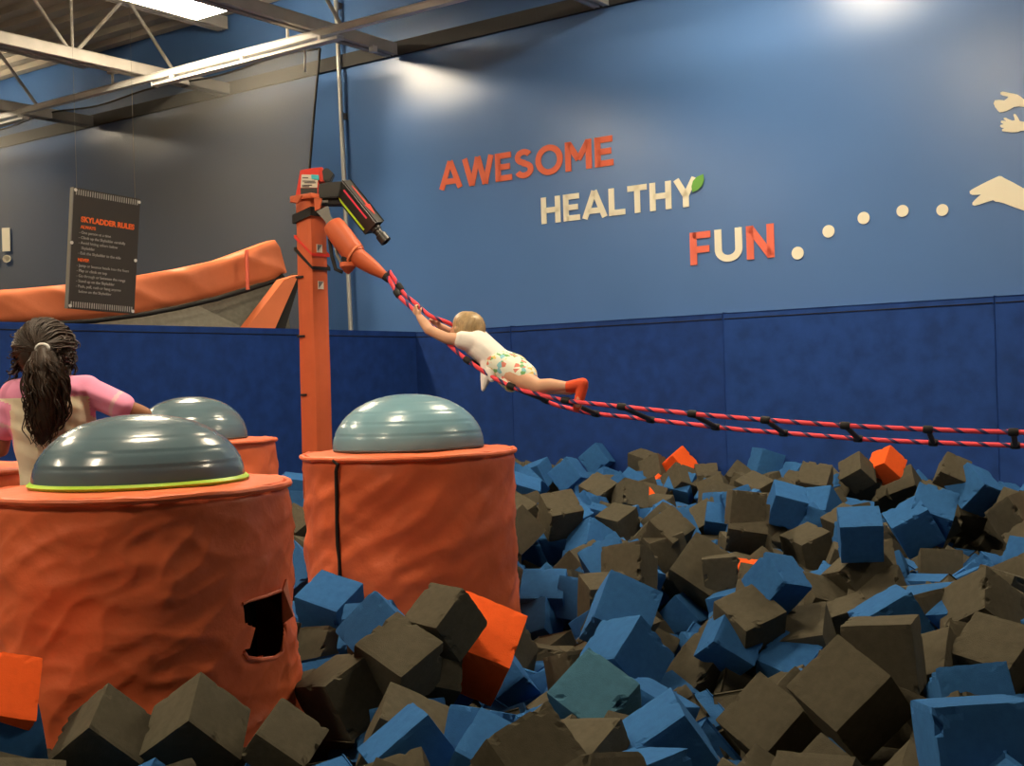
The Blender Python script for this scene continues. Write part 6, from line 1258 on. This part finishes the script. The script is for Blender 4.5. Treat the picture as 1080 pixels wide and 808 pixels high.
# ------------------------------------------------------------------ foam pit
def foam_mesh(seed, chip=1.0, rough_top=False):
    bm = bmesh.new(); bmesh.ops.create_cube(bm, size=1)
    bmesh.ops.subdivide_edges(bm, edges=list(bm.edges), cuts=13, use_grid_fill=True)
    so = Vector((seed*3.7, seed*1.3, seed*.9))
    for v in bm.verts:
        c = v.co; b = .5 - .022
        q = Vector([max(-b, min(b, x)) for x in c]); d = c - q
        if d.length > 1e-6: c = q + d.normalized()*.022
        e = sorted(abs(x) for x in v.co)[1]                     # 0.5 on an edge
        n1 = noise.noise(c*5.5 + so); n2 = noise.noise(c*17 + so)
        k = max(0, (e - .38)/.12)
        c = c - c.normalized()*(max(0, n1 - .36)*.24*k*chip + max(0, n2 - .22)*.030*k*chip) + Vector((noise.noise(c*2 + so), noise.noise(c*2 + so*2), noise.noise(c*2 - so)))*.010
        if rough_top and v.co.z > .2: c.z -= .10*abs(noise.noise(c*4 + so)) + .05*abs(noise.noise(c*11))
        v.co = c
    me = bpy.data.meshes.new('foam_cube'); bm.to_mesh(me); bm.free(); me.materials.append(FOAM['c'])
    return me
FM = [foam_mesh(k+1, 1.0 if k < 5 else 1.9) for k in range(7)] + [foam_mesh(9, 1.5, True)]
CN = {'c': 'charcoal', 'b': 'blue', 'o': 'orange', 't': 'teal'}
for i, row in enumerate(CUBES):
    c, x, y, z, qw, qx, qy, qz, s, lab = row
    o = bpy.data.objects.new('foam_cube', FM[7] if lab.startswith('crumbling') else FM[i*5 % 7]); COL.objects.link(o)
    o.location = (x/1000, y/1000, EYE + z/1000); o.rotation_mode = 'QUATERNION'; o.rotation_quaternion = Quaternion((qw/100, qx/100, qy/100, qz/100)).normalized()
    o.scale = (s/1000,)*3
    o.material_slots[0].link = 'OBJECT'; o.material_slots[0].material = FOAM[c]
    tag(o, lab, 'foam cube', 'loose foam cubes in the pit')
# the deeper, mostly hidden layers of the pile
bm = bmesh.new(); random.seed(21)
for c, x, y, z in HEAP:
    q = Quaternion((random.gauss(0, 1), random.gauss(0, 1), random.gauss(0, 1), random.gauss(0, 1))).normalized().to_matrix()
    f0 = len(bm.faces)
    box_bm(Vector((x/100, y/100, EYE + z/100)), [q.col[k] for k in range(3)], (.195,)*3, .006, 1, bm)
    bm.faces.ensure_lookup_table()
    for k in range(f0, len(bm.faces)): bm.faces[k].material_index = 'cb'.index(c)
o = fin('foam_pile', bm, [FOAM['c'], FOAM['b']])
tag(o, 'charcoal and blue foam cubes packed deeper in the pit under the loose ones', 'foam cubes', kind='stuff')


# ------------------------------------------------------------------ light, camera
w = bpy.data.worlds.new('hall'); sc.world = w; w.use_nodes = True
w.node_tree.nodes['Background'].inputs[0].default_value = (1.0, .80, .58, 1)
w.node_tree.nodes['Background'].inputs[1].default_value = .04
cam = bpy.data.cameras.new('camera'); co = bpy.data.objects.new('camera', cam); COL.objects.link(co)
cam.sensor_width = 36; cam.lens = 36*F/1080; cam.clip_start = .05; cam.clip_end = 100
Rm = Matrix(((CR, SR, 0), (0, 0, -1), (-SR, CR, 0))).to_4x4()
co.matrix_world = Matrix.Translation((0, 0, EYE)) @ Rm
sc.camera = co
sc.view_settings.view_transform = 'Standard'; sc.view_settings.look = 'None'
sc.view_settings.exposure = 0.74; sc.view_settings.gamma = 1.0; sc.view_settings.use_curve_mapping = False
sc.cycles.use_denoising = True
sc.cycles.max_bounces = 8; sc.cycles.diffuse_bounces = 4; sc.cycles.transparent_max_bounces = 12
sc.cycles.sample_clamp_indirect = 6
for o in bpy.data.objects:
    if '_org' in o: del o['_org']
